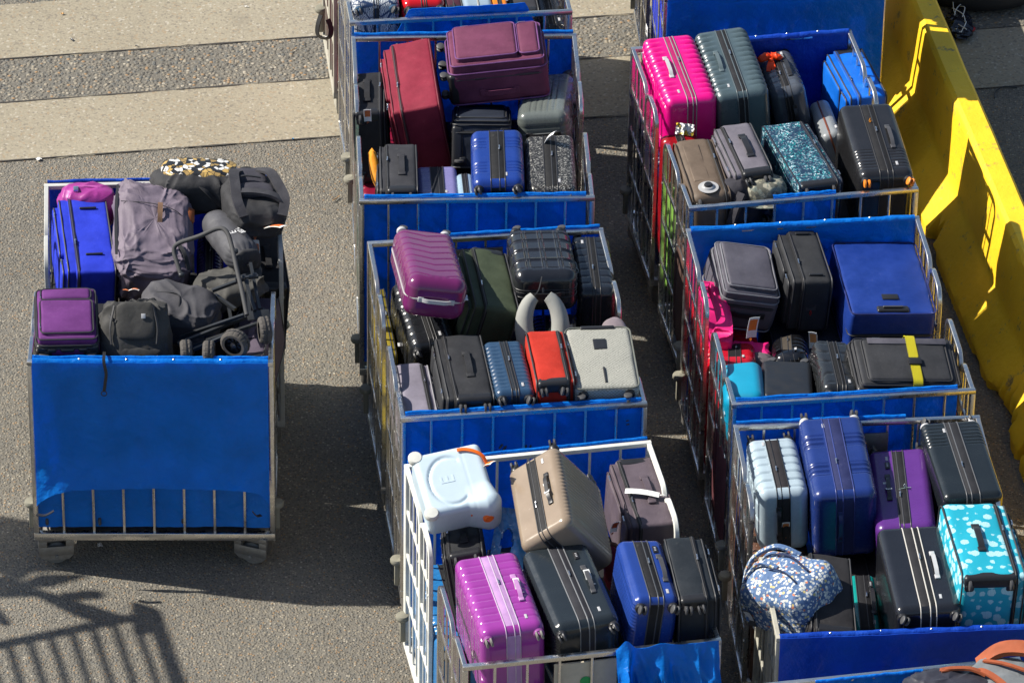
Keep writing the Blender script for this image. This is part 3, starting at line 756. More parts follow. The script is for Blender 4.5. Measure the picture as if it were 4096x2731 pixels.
def hard(id_, label, col, pat='bands', ax='TLW', r=.045, zipc='#141416', zw=.046, wheelc=None, disc=None, hx=.055, hcol=None, amp=.0045, rough=.26, lock=True, name='hard_suitcase', minz=None, zips='#3a3a3d', wk='spin', tagspec=None, handles=('side', 'top'), pull=True, seam='zip', shellmat=None, tele=False, coat=.25):
    f = list(FIT[id_]); d = list(f[6:9])
    if minz and d[2] < minz:        # hidden depth below the visible top
        Mx = Euler(f[3:6]).to_matrix() @ Vector((0, 0, -(minz-d[2])/2)); f[0] += Mx.x; f[1] += Mx.y; f[2] += Mx.z; d[2] = minz
    t, l, w = (q*1.045 for q in cdims(ax, d))
    root = place(f, ax, name, label, 'suitcase', GRP); off = 0
    m = shellmat or shell(col, rough, coat=coat)
    P, F = rb_data(t, l, w, min(r, t*.34), max(5, int(t/.014)), max(10, int(l/.0065)), max(8, int(w/(.007 if pat in ('plaid', 'long', 'diag', 'chev', 'cube', 'steps') else .03))), 4, pattern(pat, (t, l, w), amp))
    P = P + np.array((0, off, 0)); mb = MB().add(P, F); mb.build('shell', m, root, 50)
    zx = -.0 if seam == 'zip' else 0
    mb = MB(); rr = min(r, t*.34)*1.25
    if seam == 'zip':
        prism(mb, rrect(l+.005, w+.005, rr, 7), zw, .004, 0, T(zx, off, 0, 90, 0, 90))
        for sx in (-1, 1):
            prism(mb, rrect(l+.012, w+.012, rr, 7), .006, .002, 1, T(zx+sx*zw*.5, off, 0, 90, 0, 90))
        prism(mb, rrect(l+.0095, w+.0095, rr, 7), .007, .002, 1, T(zx+zw*.12, off, 0, 90, 0, 90))
        mb.build('zip_band', [fabric(zipc, .7), plain('zip' + zips, [c*.6 for c in lin(zips)], .45)], root)
        if pull: zipper_pull(root, zx+zw*.15, l*.08, w/2+.006, None)
    else:
        prism(mb, rrect(l+.010, w+.010, rr, 7), .012, .003, 0, T(0, off, 0, 90, 0, 90)); mb.build('frame', plain('zip' + zips, [c*.6 for c in lin(zips)], .35), root)
    wc = wheelc or BLACK; dm = disc or DISC
    if wk:
        rnd = random.Random(id_)
        for sx in (-1, 1):
            for sz in (-1, 1): mod_wheel(root, sx*(t/2-.038), -l/2+off, sz*(w/2-.05), sz, wc, dm, wk, rnd.uniform(-35, 35))
    hm = hcol or BLACK
    if 'side' in handles: handle(root, .20, T(hx, .0, w/2), hm)
    if 'top' in handles: handle(root, .18 if w > .3 else .12, T(0 if abs(hx) < .01 else hx*.8, l/2+off, 0, -90, 0, 0) @ T(0, 0, 0, 90, 0, 0) @ Matrix.Rotation(R(90), 4, 'X') @ T(0, 0, 0), hm, 'top_handle') if False else handle(root, .18, T(hx*.5, l/2+off, 0) @ Matrix(((1, 0, 0, 0), (0, 0, 1, 0), (0, -1, 0, 0), (0, 0, 0, 1))), hm, 'top_handle')
    if lock:
        mb = MB(); box(mb, (0, 0, .003), (.026, .058, .008), 0, None, .003)
        for k in range(3): box(mb, (0, -.012+.012*k, .0075), (.010, .006, .003), 1, None, .001)
        lb = mb.build('combination_lock', [BLACK, SILVER], root); lb.location = (hx*.9, -l*.27 if ax.endswith('b') else l*.30, w/2)
    if 'side' in handles and rnd_tag(id_) < .5:
        mb = MB(); yy = .05; sheet(mb, lambda u, v: (hx + (u-.5)*.034 + .012*v, yy - .10*v, w/2 + .030*max(0, 1-v*2.2) + .006*math.sin(v*7)), 3, 12, .0012)
        mb.build('paper_tag', WHITE, root)
    mb = MB(); box(mb, (hx*.9 if abs(hx) > .02 else -.07, -l*.36, w/2+.001), (.014, .036, .004), 0, None, .001); mb.build('badge', SILVER, root)
    if tagspec: luggage_tag(root, *tagspec)
    return root
def soft(id_, label, col, ax='TLW', px=-1, trim=None, r=.022, pocket=.045, pk=1, wheelk='skate', name='soft_suitcase', rough=.72, minz=None, handles=('side',), hcol=None, guards=True, feet=False, zipc=None, tagspec=None, bodymat=None, wheels=4, bulge=.012, hz=1, panel=None, whe=-1):
    f = list(FIT[id_]); d = list(f[6:9])
    if minz and d[2] < minz:
        Mx = Euler(f[3:6]).to_matrix() @ Vector((0, 0, -(minz-d[2])/2)); f[0] += Mx.x; f[1] += Mx.y; f[2] += Mx.z; d[2] = minz
    t, l, w = cdims(ax, d); root = place(f, ax, name, label, 'suitcase', GRP)
    t, l, w = t*1.04, l*1.035, w*1.04; off = 0; seed = sum(map(ord, id_)) % 50
    m = bodymat or fabric(col, rough); tr = trim or ZIPB
    def disp(P, N):
        x, y, z = P[:, 0], P[:, 1], P[:, 2]
        g = np.clip(1-(2*x/t)**2, 0, 1)*np.clip(1-(2*y/l)**2, 0, 1) + np.clip(1-(2*z/w)**2, 0, 1)*np.clip(1-(2*y/l)**2, 0, 1)
        wr = np.sin(y*23+z*9+seed)*.0016 + np.sin(y*11-x*31+seed*2)*.0020 + np.sin(z*37+y*41)*.0008
        return bulge*.55*g + wr
    outside = ax in ('TLW', 'TLWb')
    bx = t if (pocket <= 0 or outside) else t - pocket
    P, F = rb_data(bx, l, w, r, max(6, int(bx/.03)), max(10, int(l/.03)), max(8, int(w/.03)), 3, disp)
    cx = -px*pocket/2 if (pocket > 0 and not outside) else 0
    P = P + np.array((cx, off, 0)); MB().add(P, F).build('body', m, root, 60)
    # pocket slabs on the front side
    fx = cx + px*bx/2
    if pocket > 0:
        specs = [(l*.94, w*.95, pocket*.62, 0, 0)] + ([(l*.62, w*.84, pocket*.42, -l*.10, pocket*.60), (l*.20, w*.80, pocket*.34, l*.335, pocket*.60)] if pk == 1 else [(l*.80, w*.84, pocket*.42, 0, pocket*.6)])
        for i, (a, b, dpt, oy, ox) in enumerate(specs):
            th = dpt+.03
            def dsp(P, N, a=a, b=b): return .007*np.clip(1-(2*P[:, 1]/a)**2, 0, 1)*np.clip(1-(2*P[:, 2]/b)**2, 0, 1) + .0016*np.sin(P[:, 1]*29+P[:, 2]*13+seed)
            P, F = rb_data(th, a, b, min(.02, th*.45), 2, max(8, int(a/.03)), max(6, int(b/.03)), 3, dsp)
            P = P + np.array((fx + px*(ox + dpt - th/2), off+oy, 0)); mb = MB().add(P, F)
            po = mb.build('front_pocket', m, root, 60)
            mb = MB(); tube(mb, [(fx+px*(ox+dpt-.008), off+oy+yy, zz) for yy, zz in rrect(a+.004, b+.004, .03, 5)], .0045, 6, True); mb.build('piping', tr, po)
            if i: zipper_pull(root, 0, 0, 0, T(fx+px*(ox+dpt*.8), off+oy-a*.35, b/2, 0, 0, 0))
    mb = MB()
    for sx in ((-px,) if outside and pocket > 0 else (-1, 1)): tube(mb, [(cx+sx*(bx/2-.004), off+yy, zz) for yy, zz in rrect(l+.002, w+.002, r*1.6, 5)], .0048, 6, True)
    mb.build('piping', tr, root)
    mb = MB()
    zx = cx + px*(bx/2-.016) if (pocket > 0 and outside) else (cx + px*bx*.30 if pocket > 0 else cx)
    prism(mb, rrect(l+.010, w+.010, r*1.8, 6), .022, .003, 0, T(zx, off, 0, 90, 0, 90)); prism(mb, rrect(l+.015, w+.015, r*1.8, 6), .006, .002, 1, T(zx, off, 0, 90, 0, 90))
    mb.build('zip_band', [fabric(zipc or '#1c1c1f', .7), ZIPB], root); zipper_pull(root, zx, l*.1, w/2*hz+.008)
    hx = cx - px*bx*(.02 if outside else .14)
    hm = hcol or m
    if 'side' in handles: handle(root, .21, T(hx, 0, w/2+.008) if hz > 0 else T(hx, 0, -w/2-.008, 180), hm, h=.018, w=.034)
    if 'top' in handles: handle(root, .18, T(hx*.4, l/2+off, 0) @ Matrix(((1, 0, 0, 0), (0, 0, 1, 0), (0, -1, 0, 0), (0, 0, 0, 1))), hcol or BLACK, 'top_handle', .02, .03)
    if guards:
        for sz in (-1, 1):
            mb = MB(); P, F = rb_data(bx*.92, .07, .075, .022, 3, 3, 3); mb.add(P, F, 0, T(cx, -l/2+off+.030, sz*(w/2-.0345))); mb.build('corner_guard', BLACK, root)
    rnd = random.Random(id_)
    for sx in ((-1, 1) if wheels == 4 else (-px,)):
        for sz in (-1, 1): mod_wheel(root, cx+sx*(bx/2-.045), -l/2+off+.004, sz*(w/2-.055), sz, BLACK, DISC, 'spin' if wheelk == 'spin' else 'skate', rnd.uniform(-30, 30))
    if feet:
        mb = MB()
        for sz in (-.25, .25): P, F = rb_data(.03, .03, .05, .01, 2, 2, 2); mb.add(P, F, 0, T(cx+px*bx*.2, -l/2, sz*w))
        P, F = rb_data(.028, .03, .08, .012, 2, 2, 2); mb.add(P, F, 0, T(cx+px*bx*.2, -l/2, 0)); mb.build('foot', BLACK, root)
    if tagspec: luggage_tag(root, *tagspec)
    return root
def blob(mb, s, e=(.6, .6), disp=None, n=(40, 28), M=None, mi=0):
    """superellipsoid"""
    V = []; F = []; nu, nv = n
    if disp: nu = int(nu*1.8); nv = int(nv*1.8)
    sg = lambda a, p: math.copysign(abs(a)**p, a)
    for j in range(nv+1):
        ph = -PI/2 + PI*j/nv
        for i in range(nu):
            th = 2*PI*i/nu
            x = s[0]/2*sg(math.cos(ph), e[0])*sg(math.cos(th), e[1]); y = s[1]/2*sg(math.cos(ph), e[0])*sg(math.sin(th), e[1]); z = s[2]/2*sg(math.sin(ph), e[0])
            if disp:
                k = disp(x, y, z); x *= 1+k; y *= 1+k; z *= 1+k
            V.append((x, y, z))
    for j in range(nv):
        for i in range(nu):
            a = j*nu+i; b = j*nu+(i+1) % nu; F.append([a, b, b+nu, a+nu])
    mb.add(V, F, mi, M); return mb
def text_part(body, size, loc, rot, m, root, ext=.0008, name='lettering'):
    c = bpy.data.curves.new('lettering', 'FONT'); c.body = body; c.size = size; c.extrude = ext; c.align_x = 'CENTER'; c.align_y = 'CENTER'
    o = bpy.data.objects.new('tmp', c); COL.objects.link(o); dg = bpy.context.evaluated_depsgraph_get()
    me = bpy.data.meshes.new_from_object(o.evaluated_get(dg)); bpy.data.objects.remove(o)
    me.materials.clear(); me.materials.append(m); t = bpy.data.objects.new(name, me); COL.objects.link(t); t.parent = root; t.location = loc; t.rotation_euler = tuple(R(a) for a in rot); return t

# ---------------------------------------------------------------- the luggage itself
def local(p, a, t, z):
    fx, fy, yw = PR[p]; q = R(yw); return (fx + math.cos(q)*a - math.sin(q)*t, fy + math.sin(q)*a + math.cos(q)*t, z)
def at(id_, p, a0, a1, t0, t1, z0, z1, rx=0, ry=0, rz=0):
    x, y, z = local(p, (a0+a1)/2, (t0+t1)/2, (z0+z1)/2); FIT[id_] = [x, y, z, R(rx), R(ry), R(PR[p][2]+rz), a1-a0, t1-t0, z1-z0]
TG = lambda x, y, z, rx=0, ry=0, rz=0: T(x, y, z, rx, ry, rz)
# --- left pair
soft('Lblue', 'royal blue soft suitcase standing on edge behind the purple carry-on', '#1f3ad6', ax='TLWb', px=1, pocket=.085, handles=(), wheels=4, zipc='#15185a', bulge=.006)
soft('Lcarry', 'purple soft carry-on with black piping at the front left corner of the left cart', '#6e2f7c', ax='WLT', px=1, pocket=.06, r=.03, feet=True, handles=('top',), wheels=2, rough=.8)
soft('Lblackbig', 'large black soft suitcase under the black backpack on the left cart', '#26262a', px=-1, pocket=.05, bulge=.006, tagspec=(TG(-.06, .12, .30, 20, 0, 0), '#e9e4dc', '#d8743a'))
hard('Lglossy', 'small glossy dark indigo ridged case between the grey duffel and the stuff sack', '#1d1750', 'bands', zipc='#101014', zw=.04, rough=.12, lock=False, handles=(), wk=None, coat=.8)
soft('Lmauve', 'mauve grey soft suitcase under the folding wagon at the right', '#5d5262', px=-1, pocket=.03, wheelk='skate', trim=ZIPB)
# --- middle column, second cart pair
soft('M1black', 'black soft suitcase with orange zip trim against the left bars beside the crimson one', '#242428', px=1, pocket=.03, trim=ZIPB, tagspec=(TG(0, -.24, .20, -70), '#ece8e4', '#c96a3c'), wheels=2)
soft('M1crimson', 'tall crimson soft suitcase leaning left of the big plum one', '#93203a', ax='TLWb', px=1, pocket=.075, trim=fabric('#7c2a3a', .6), zipc='#5e1222', guards=False, bulge=.008, handles=())
soft('M1plum', 'big plum soft suitcase lying on top of the load, wheels to the left', '#713352', ax='LWT', px=1, pocket=.09, trim=fabric('#7d4d86', .6), zipc='#4a2038', hz=-1, r=.035, wheelk='spin', bulge=.016, pk=1)
hard('M1silver', 'grey green hard case with lengthwise ridges, under the plum suitcase', '#6f7673', 'long', ax='WLTb', zipc='#151515', r=.06, hx=0, lock=False, minz=.26, seam='frame', zips='#8d9090')
soft('M1navy', 'dark navy soft case under the plum suitcase', '#1d2637', ax='WLT', px=1, pocket=.04, wheels=2, feet=False)
soft('M1low', 'black case with orange zip arc low between the crimson and the blue case', '#1b1b1f', px=1, pocket=.0, trim=plain('orange_trim', (.55, .08, .01), .6), guards=False, wheels=2, minz=.3)
soft('M1soft', 'small black soft case with orange cloth beside it, below the crimson one', '#35353a', px=-1, pocket=.05, wheelk='skate', r=.03)
hard('M1lav', 'lavender hard cabin case with a black centre band', '#8b86bd', 'fine', zipc='#10141f', zw=.075, handles=(), wheelc=BLACK, lock=False, pull=False, r=.035)
hard('M1pale', 'narrow pale blue ridged case squeezed between lavender and blue cases', '#a9c4d6', 'fine', zipc='#101218', zw=.03, handles=(), lock=False, pull=False, wk=None, r=.03)
hard('M1blue', 'cobalt blue hard cabin case with a wide black zip band, front of the crimson load', '#1e3f94', 'stripe2', zw=.085, handles=(), lock=False, r=.05, amp=.004)
def glit(t):
    v = t.vor(150); sp = t.n('SeparateColor'); t.l(v.outputs['Color'], sp.inputs[0])
    t.l(t.ramp(sp.outputs[0], [(0, (.03, .03, .03)), (.45, (.09, .085, .08)), (.7, (.22, .21, .19)), (.88, (.5, .48, .42))], 'CONSTANT'), t.b.inputs['Base Color'])
    t.b.inputs['Roughness'].default_value = .35; t.b.inputs['Metallic'].default_value = .5; t.bump(v.outputs[0], .5, .003)
hard('M1spark', 'glittery charcoal cabin case at the front right corner next to the cobalt one', '#333333', 'none', zw=.075, handles=(), lock=False, shellmat=mk('glitter', glit), tagspec=(TG(-.02, .20, .20, -50, 0, 60), '#f2f2f2'))
# --- middle column, third pair
hard('M2purple', 'glossy purple hard case with white trim lying high on the pile', '#7a2a68', 'chev', ax='WLTb', minz=.24, r=.07, seam='frame', zips='#d9d6d6', hcol=SILVER, wheelc=SILVER, rough=.16, coat=.4, hx=0, lock=False, tagspec=(TG(.02, .33, .02, -90, 0, 90), '#dfe6ea', '#2fa6c8', .17, .055, '#2b2b2e'), wk='spin')
soft('M2green', 'olive green soft suitcase in the middle of the picture', '#46513a', ax='TLWb', px=1, pocket=.085, minz=.40, handles=(), zipc='#1c1f1a', trim=ZIPB, r=.03)
hard('M2plaid', 'black hard case embossed with a plaid grid, lying flat', '#26282e', 'plaid', ax='WLTb', minz=.24, r=.06, rough=.2, hx=0, lock=False, amp=.006, tagspec=(TG(.07, .28, -.08, -90, 0, 90), '#e8e8e8', '#e8e8e8', .09, .05, '#2a2a2c'))
hard('M2rib', 'black hard case standing at the right bars beside the plaid one', '#202329', 'cube', ax='TLWb', rough=.22, handles=(), lock=False, tagspec=(TG(-.02, .31, .05, -90, 0, 180), '#e8e8e8', '#222222', .10, .05, '#2a2a2c'))
at('M2left', 'M2', .13, .39, .92, 1.50, .84, 1.37, 6, 0, 6)
hard('M2left', 'ribbed black hard case against the left bars under the glossy purple one', '#232529', 'wide', handles=(), lock=False, r=.06, rough=.25, tagspec=(TG(.05, -.20, -.08, -80), '#dcdcdc', '#2a2a2c', .08, .05, '#3a3a3c'))
hard('M2yellow', 'bright yellow hard case showing between the purple and the black cases', '#d3c400', 'fine', zipc='#8f8400', zips='#d3c400', handles=(), lock=False, wk=None, minz=.4, pull=False)
hard('M2mid', 'black hard case down behind the neck pillow', '#202226', 'wide', handles=(), lock=False, wk=None)
soft('M2lav', 'lavender grey soft suitcase at the front left corner with gate shadows across it', '#8d8795', px=1, pocket=.045, trim=fabric('#a3a2a8', .6), guards=False, r=.035, handles=(), bulge=.006)
soft('M2soft', 'black soft suitcase with silver zip pulls next to the lavender grey one', '#2c2d31', px=-1, pocket=.06, wheelk='spin', handles=('side',), r=.028)
hard('M2slate', 'slate blue hard cabin case left of the red one', '#33506f', 'bands', zw=.04, zipc='#1a2430', handles=(), lock=False, r=.04, rough=.3)
soft('M2red', 'bright red soft cabin case at the centre of the front row', '#c22a15', px=1, pocket=.04, r=.035, handles=(), trim=ZIPB, wheelk='spin', rough=.85)
def tweed(t):
    v = t.n('TexChecker', Scale=95); t.l(t.tc.outputs['Object'], v.inputs[0]); n = t.vor(120)
    a = t.mix(v.outputs['Fac'], (.33, .33, .29), (.17, .17, .15)); a = t.mix(t.ramp(n.outputs[0], [(.3, 0), (.5, .4)]), a, (.40, .40, .35))
    t.l(a, t.b.inputs['Base Color']); t.b.inputs['Roughness'].default_value = .8; t.bump(n.outputs[0], .4, .003)
soft('M2tweed', 'pale grey tweed suitcase lying flat at the front right of the centre cart', '#b0b0a4', ax='WLT', px=1, pocket=0, bodymat=mk('tweed', tweed), wheelk='spin', handles=('top',), guards=False, r=.03, trim=fabric('#777a72'), wheels=4)
# --- middle column, bottom pair
hard('M3champ', 'champagne gold ribbed hard case tilted on its corner', '#a08e7a', 'ridged', ax='TLWb', r=.05, rough=.2, zw=.055, zipc='#17171a', lock=False, hx=-.08, amp=.006, handles=('side',), minz=.43)
soft('M3under', 'black soft case underneath the pale blue ride-on case', '#26272a', px=-1, pocket=.03)
soft('M3mauve', 'mauve grey soft suitcase with a white paper tag round its handle', '#655961', ax='TLWb', px=1, pocket=.06, rough=.5, handles=('side',), trim=fabric('#57494f'), tagspec=(TG(-.05, .08, .225, 2, 0, 70), '#efefea', '#efefea', .19, .045))
hard('M3orchid', 'large orchid purple hard case with lilac zip band at the bottom', '#a63fa6', 'wide', zipc='#c79ad2', zw=.075, zips='#e0c8e4', hcol=plain('orchid_plastic', (.45, .22, .46), .3), disc=GREYR, wheelc=plain('orchid_cup', (.22, .05, .22), .35), rough=.14, coat=.6, lock=False, r=.05, hx=.10)
hard('M3black', 'large charcoal hard case with a steel-footed handle right of the orchid one', '#2c3338', 'diag', zipc='#2a2a31', zw=.08, rough=.22, r=.05, hx=.10, hcol=DGREY, zips='#8a8c90')
hard('M3blue', 'medium blue pinstriped hard case near the bottom centre', '#28479a', 'diag', zw=.075, zipc='#15151a', r=.045, rough=.22, hx=.075, hcol=DGREY, zips='#55585e')
soft('M3dark', 'black case with hanging zip pulls right of the medium blue one', '#22282e', px=1, pocket=.07, handles=(), wheelk='spin', rough=.5)
# --- right column, first pair
hard('R1pink', 'hot pink hard suitcase with scalloped edges', '#f0058c', 'bumps', ax='TLW', zipc='#b80468', zw=.055, zips='#a8a6a6', hcol=SILVER, rough=.3, hx=-.07, lock=False, wheelc=GREYR, handles=('side', 'top'), wk=None, coat=.3)
hard('R1slate', 'slate grey hard suitcase with scalloped edges next to the pink one', '#4f6066', 'bumps', ax='TLW', zipc='#1b1b20', zw=.06, zips='#5f6c72', hcol=plain('slate_plastic', (.09, .12, .13), .35), rough=.3, hx=-.075, lock=False, wk=None)
hard('R1graph', 'graphite ribbed hard case with an orange ribbon on its handle', '#565b64', 'cube', ax='TLWb', zipc='#111114', r=.06, rough=.2, hx=-.05, lock=True, tagspec=(TG(.03, .25, .10, -70, 0, 0), '#2a3038', '#2a3038', .12, .06, '#3d6fae'))
soft('R1bright', 'bright sky blue soft suitcase against the right bars', '#0a74e8', ax='TLWb', px=1, pocket=.07, handles=(), trim=ZIPB, zipc='#0a58b8', bulge=.006, minz=.38, rough=.45)
hard('R1hard', 'large black hard case with orange ringed wheels at the right front', '#2a2a2c', 'ribend', zw=.08, zipc='#1a1a1d', r=.05, rough=.2, hx=.085, hcol=DGREY, lock=False, disc=plain('orange_wheel', (.75, .22, .02), .45), tagspec=(TG(-.01, .16, .235, 85, 0, 20), '#f59a00', '#f59a00', .045, .02))
soft('R1taupe', 'taupe moulded soft suitcase with a round clear corner wheel cover', '#6f5f50', px=1, pocket=.03, r=.045, guards=False, trim=fabric('#5c4e42'), zipc='#3a2f22', handles=(), wheels=2, rough=.6, bulge=.01)
soft('R1grey', 'grey soft suitcase with a black webbing handle, between taupe and sequin cases', '#77727b', px=-1, pocket=.06, r=.035, wheelk='spin', handles=('side',), hcol=BLACK, guards=True, rough=.5)
def sequin(t):
    v = t.vor(125); sp = t.n('SeparateColor'); t.l(v.outputs['Color'], sp.inputs[0]); n = t.noise(14, 5, .7)
    c = t.ramp(sp.outputs[0], [(0, (.012, .03, .06)), (.42, (.01, .11, .14)), (.60, (.02, .32, .32)), (.74, (.16, .42, .50)), (.86, (.55, .72, .78))], 'CONSTANT')
    t.l(t.mix(t.ramp(n, [(.38, 0), (.62, 1)]), (.015, .035, .075), c), t.b.inputs['Base Color']); t.b.inputs['Roughness'].default_value = .3; t.bump(v.outputs[0], .5, .004)
soft('R1teal', 'teal sequin patterned suitcase in the front row of the top right pair', '#2a8a94', px=1, pocket=.045, bodymat=mk('sequin', sequin), handles=(), wheels=4, wheelk='skate', trim=fabric('#20283c'), zipc='#141c30')
FIT['R1pipe'][6] = .12; hard('R1pipe', 'pale grey case edge wedged behind the large black case', '#9a9fa2', 'fine', handles=(), lock=False, minz=.35, rough=.35, pull=False, wk=None, seam='frame', zips='#8a4a30')
# --- right column, second pair
soft('R2grey', 'grey soft suitcase lying with its pocket side up and a round badge', '#615e68', ax='WLTb', px=1, pocket=.075, minz=.28, r=.035, pk=2, trim=fabric('#8b8b92'), handles=('top',), wheels=4, wheelk='spin', rough=.5)
soft('R2black', 'black soft suitcase standing between the grey and the navy ones', '#2d2e31', ax='TLWb', px=1, pocket=.08, r=.03, handles=(), bulge=.006, tagspec=(TG(.02, .27, -.02, -90, 0, 180), '#2b2b2e', '#2b2b2e', .12, .06, '#b01818'))
soft('R2navy', 'very large plain navy suitcase lying on its front', '#1c3c90', ax='WLTb', px=1, pocket=0, minz=.3, r=.025, handles=('top',), hcol=BLACK, guards=False, wheelk='spin', trim=fabric('#18266a'), rough=.35, bulge=.02)
soft('R2strap', 'flat charcoal suitcase bound with a yellow striped strap', '#35363a', ax='LWT', px=1, pocket=.045, r=.03, pk=2, hz=-1, trim=ZIPB, handles=(), wheels=2, bulge=.008)
hard('R2rib', 'black hard case with stepped ribs in the front row beside the yellow strap case', '#2b2d2f', 'steps', zw=.05, r=.045, handles=(), lock=False, rough=.24, amp=.006)
hard('R2flat', 'matt black case with a pull-out handle slot beside the turquoise one', '#22252b', 'none', ax='WLTb', r=.03, handles=('top',), lock=False, hx=0, rough=.45, minz=.3, seam='frame', zips='#26282c', coat=0)
hard('R2turq', 'small turquoise hard case at the front left corner with gate shadows on it', '#0f9ec4', 'none', ax='WLT', r=.06, handles=(), lock=False, seam='frame', zips='#138aac', rough=.35, wk=None)
hard('R2red', 'bright red case with a black centre band, partly hidden', '#d01c30', 'none', zw=.07, zipc='#101012', handles=(), lock=False, wk=None, r=.05)
hard('R2gloss', 'glossy black case with camouflage zip tape deep in the cart', '#1a1a1c', 'wide', zipc='#4a4238', zw=.06, handles=(), lock=False, wk=None, rough=.1, coat=.8, r=.07)
# --- right column, third pair
hard('R3silver', 'silver blue hard case with embossed squares at the left', '#bccfda', 'cube', ax='TLWb', zipc='#2e2a2c', zw=.07, zips='#1a1a1c', handles=('top',), lock=False, r=.055, rough=.25, amp=.011, hcol=BLACK, tagspec=(TG(-.01, .28, -.10, -80, 0, 180), '#eeeae4', '#d87a3c'))
hard('R3navy', 'tall navy hard suitcase with small silver padlock zip pulls', '#233a80', 'stripe2', ax='TLWb', zipc='#232c60', zw=.10, zips='#3a4a96', handles=('top',), lock=False, r=.05, rough=.25, amp=.006, hcol=plain('navy_plastic', (.02, .03, .12), .35), wheelc=SILVER, tagspec=(TG(-.05, .37, -.05, -88, 0, 180), '#5b1530', '#7a2848', .12, .06, '#702040'))
hard('R3purple', 'violet hard suitcase with a flowery luggage tag', '#63308a', 'none', ax='TLWb', zipc='#1b1b20', zw=.06, zips='#4b4b50', r=.05, rough=.28, hx=.07, lock=True, hcol=BLACK, tagspec=(TG(-.02, .02, .245, 80, 0, 8), '#a8c4b8', '#8f9ccf', .10, .07, '#b9c9d0'))
hard('R3black', 'scuffed black hard suitcase at the right bars above the aqua one', '#23292c', 'ribend', ax='TLWb', zipc='#2c2c30', zw=.075, zips='#6a6c70', handles=(), lock=False, r=.04, rough=.22, wheelc=SILVER)
hard('R3silz', 'large black hard suitcase with two bright silver zips', '#24262c', 'none', zipc='#201f24', zw=.085, zips='#efe9df', r=.045, rough=.2, hx=.085, hcol=SILVER, lock=False)
def shells(t):
    v = t.vor(18, rnd=.7); sp = t.n('SeparateColor'); t.l(v.outputs['Color'], sp.inputs[0]); ve = t.vor(15, 'DISTANCE_TO_EDGE', rnd=.75)
    d = t.math('ADD', v.outputs['Distance'], t.math('MULTIPLY', t.noise(70, 2), .25))
    m = t.ramp(d, [(.56, 1), (.60, 0)]); w = t.n('TexWave', Scale=38, Distortion=6); t.l(t.tc.outputs['Object'], w.inputs[0])
    c = t.mix(t.math('MULTIPLY', w.outputs[1], .45), (.45, .68, .72), (.08, .42, .52))
    t.l(t.mix(t.math('MULTIPLY', m, t.ramp(sp.outputs[1], [(.05, 0), (.07, 1)])), (.012, .34, .46), c), t.b.inputs['Base Color']); t.b.inputs['Roughness'].default_value = .45; t.bump(t.noise(20, 3), .2, .004)
soft('R3aqua', 'aqua soft suitcase printed with white seashells and starfish', '#10a4be', px=1, pocket=.07, bodymat=mk('shells', shells), hcol=BLACK, r=.04, wheelk='skate', rough=.4)
soft('R3soft', 'black soft case slumped behind the flowery duffel', '#2a282a', px=-1, pocket=.03, handles=(), bulge=.015, guards=True)
hard('R3teal', 'teal edged case with a black centre, low between two black cases', '#0c9a94', 'none', zw=.075, zipc='#15151a', handles=('side',), lock=True, wk=None, r=.03, hx=.045)
# --- top edge pair of the middle column
def leafy(t):
    v = t.vor(11, 'DISTANCE_TO_EDGE'); w = t.n('TexWave', Scale=34, Distortion=9); t.l(t.tc.outputs['Object'], w.inputs[0])
    m = t.math('MULTIPLY', t.ramp(v.outputs[0], [(.02, 0), (.05, 1)]), t.ramp(w.outputs[1], [(.38, 0), (.46, 1)]))
    t.l(t.mix(m, (.012, .035, .10), (.62, .64, .64)), t.b.inputs['Base Color']); t.b.inputs['Roughness'].default_value = .5; t.bump(t.noise(40), .2, .003)
at('M0leaf', 'M0', .04, .32, .13, .66, 1.12, 1.52); at('M0red', 'M0', .35, .61, .13, .66, 1.1, 1.50); at('M0plum', 'M0', .62, .72, .10, .6, 1.0, 1.46)
at('M0ice', 'M0', .73, .90, .06, .7, 1.08, 1.50); at('M0orange', 'M0', .905, 1.0, .08, .6, 1.02, 1.48); at('M0grey', 'M0', 1.02, 1.2, .1, .65, .98, 1.42); at('M0blk', 'M0', 1.21, 1.37, .1, .62, .85, 1.30)
hard('M0leaf', 'navy and white leaf print hard case at the top edge', '#20406a', 'none', shellmat=mk('leafy', leafy), zipc='#16304c', zw=.03, handles=(), lock=False, r=.05, wheelc=plain('navy_cup', (.02, .06, .12), .35))
hard('M0red', 'glossy red hard case with black wheel cups at the top edge', '#d4141c', 'none', handles=(), lock=False, zw=.03, zipc='#141414', rough=.15, r=.05, coat=.6)
soft('M0plum', 'narrow dark wine soft case right of the glossy red one', '#4a1b30', pocket=0, handles=(), wheels=2)
hard('M0ice', 'pale steel blue hard case with silver frame at the top edge', '#9fb4c4', 'none', handles=(), lock=False, seam='frame', zips='#b9b9b2', r=.03, wk=None)
hard('M0orange', 'orange edged case right of the pale steel blue one', '#f58a00', 'none', handles=(), lock=False, r=.02, zw=.02, wk=None, pull=False)
soft('M0grey', 'charcoal soft case in the top right part of the uppermost middle cart', '#3a3a40', pocket=.04, handles=(), px=-1)
hard('M0blk', 'black hard case seen through the bars of the uppermost middle cart', '#26262a', 'none', handles=(), lock=False)
at('M0top', 'M0', 1.0, 1.36, .70, 1.3, 1.2, 1.46); soft('M0top', 'black fabric suitcase at the very top edge, right of the orange one', '#2b2b30', ax='WLT', px=1, pocket=.03, handles=())
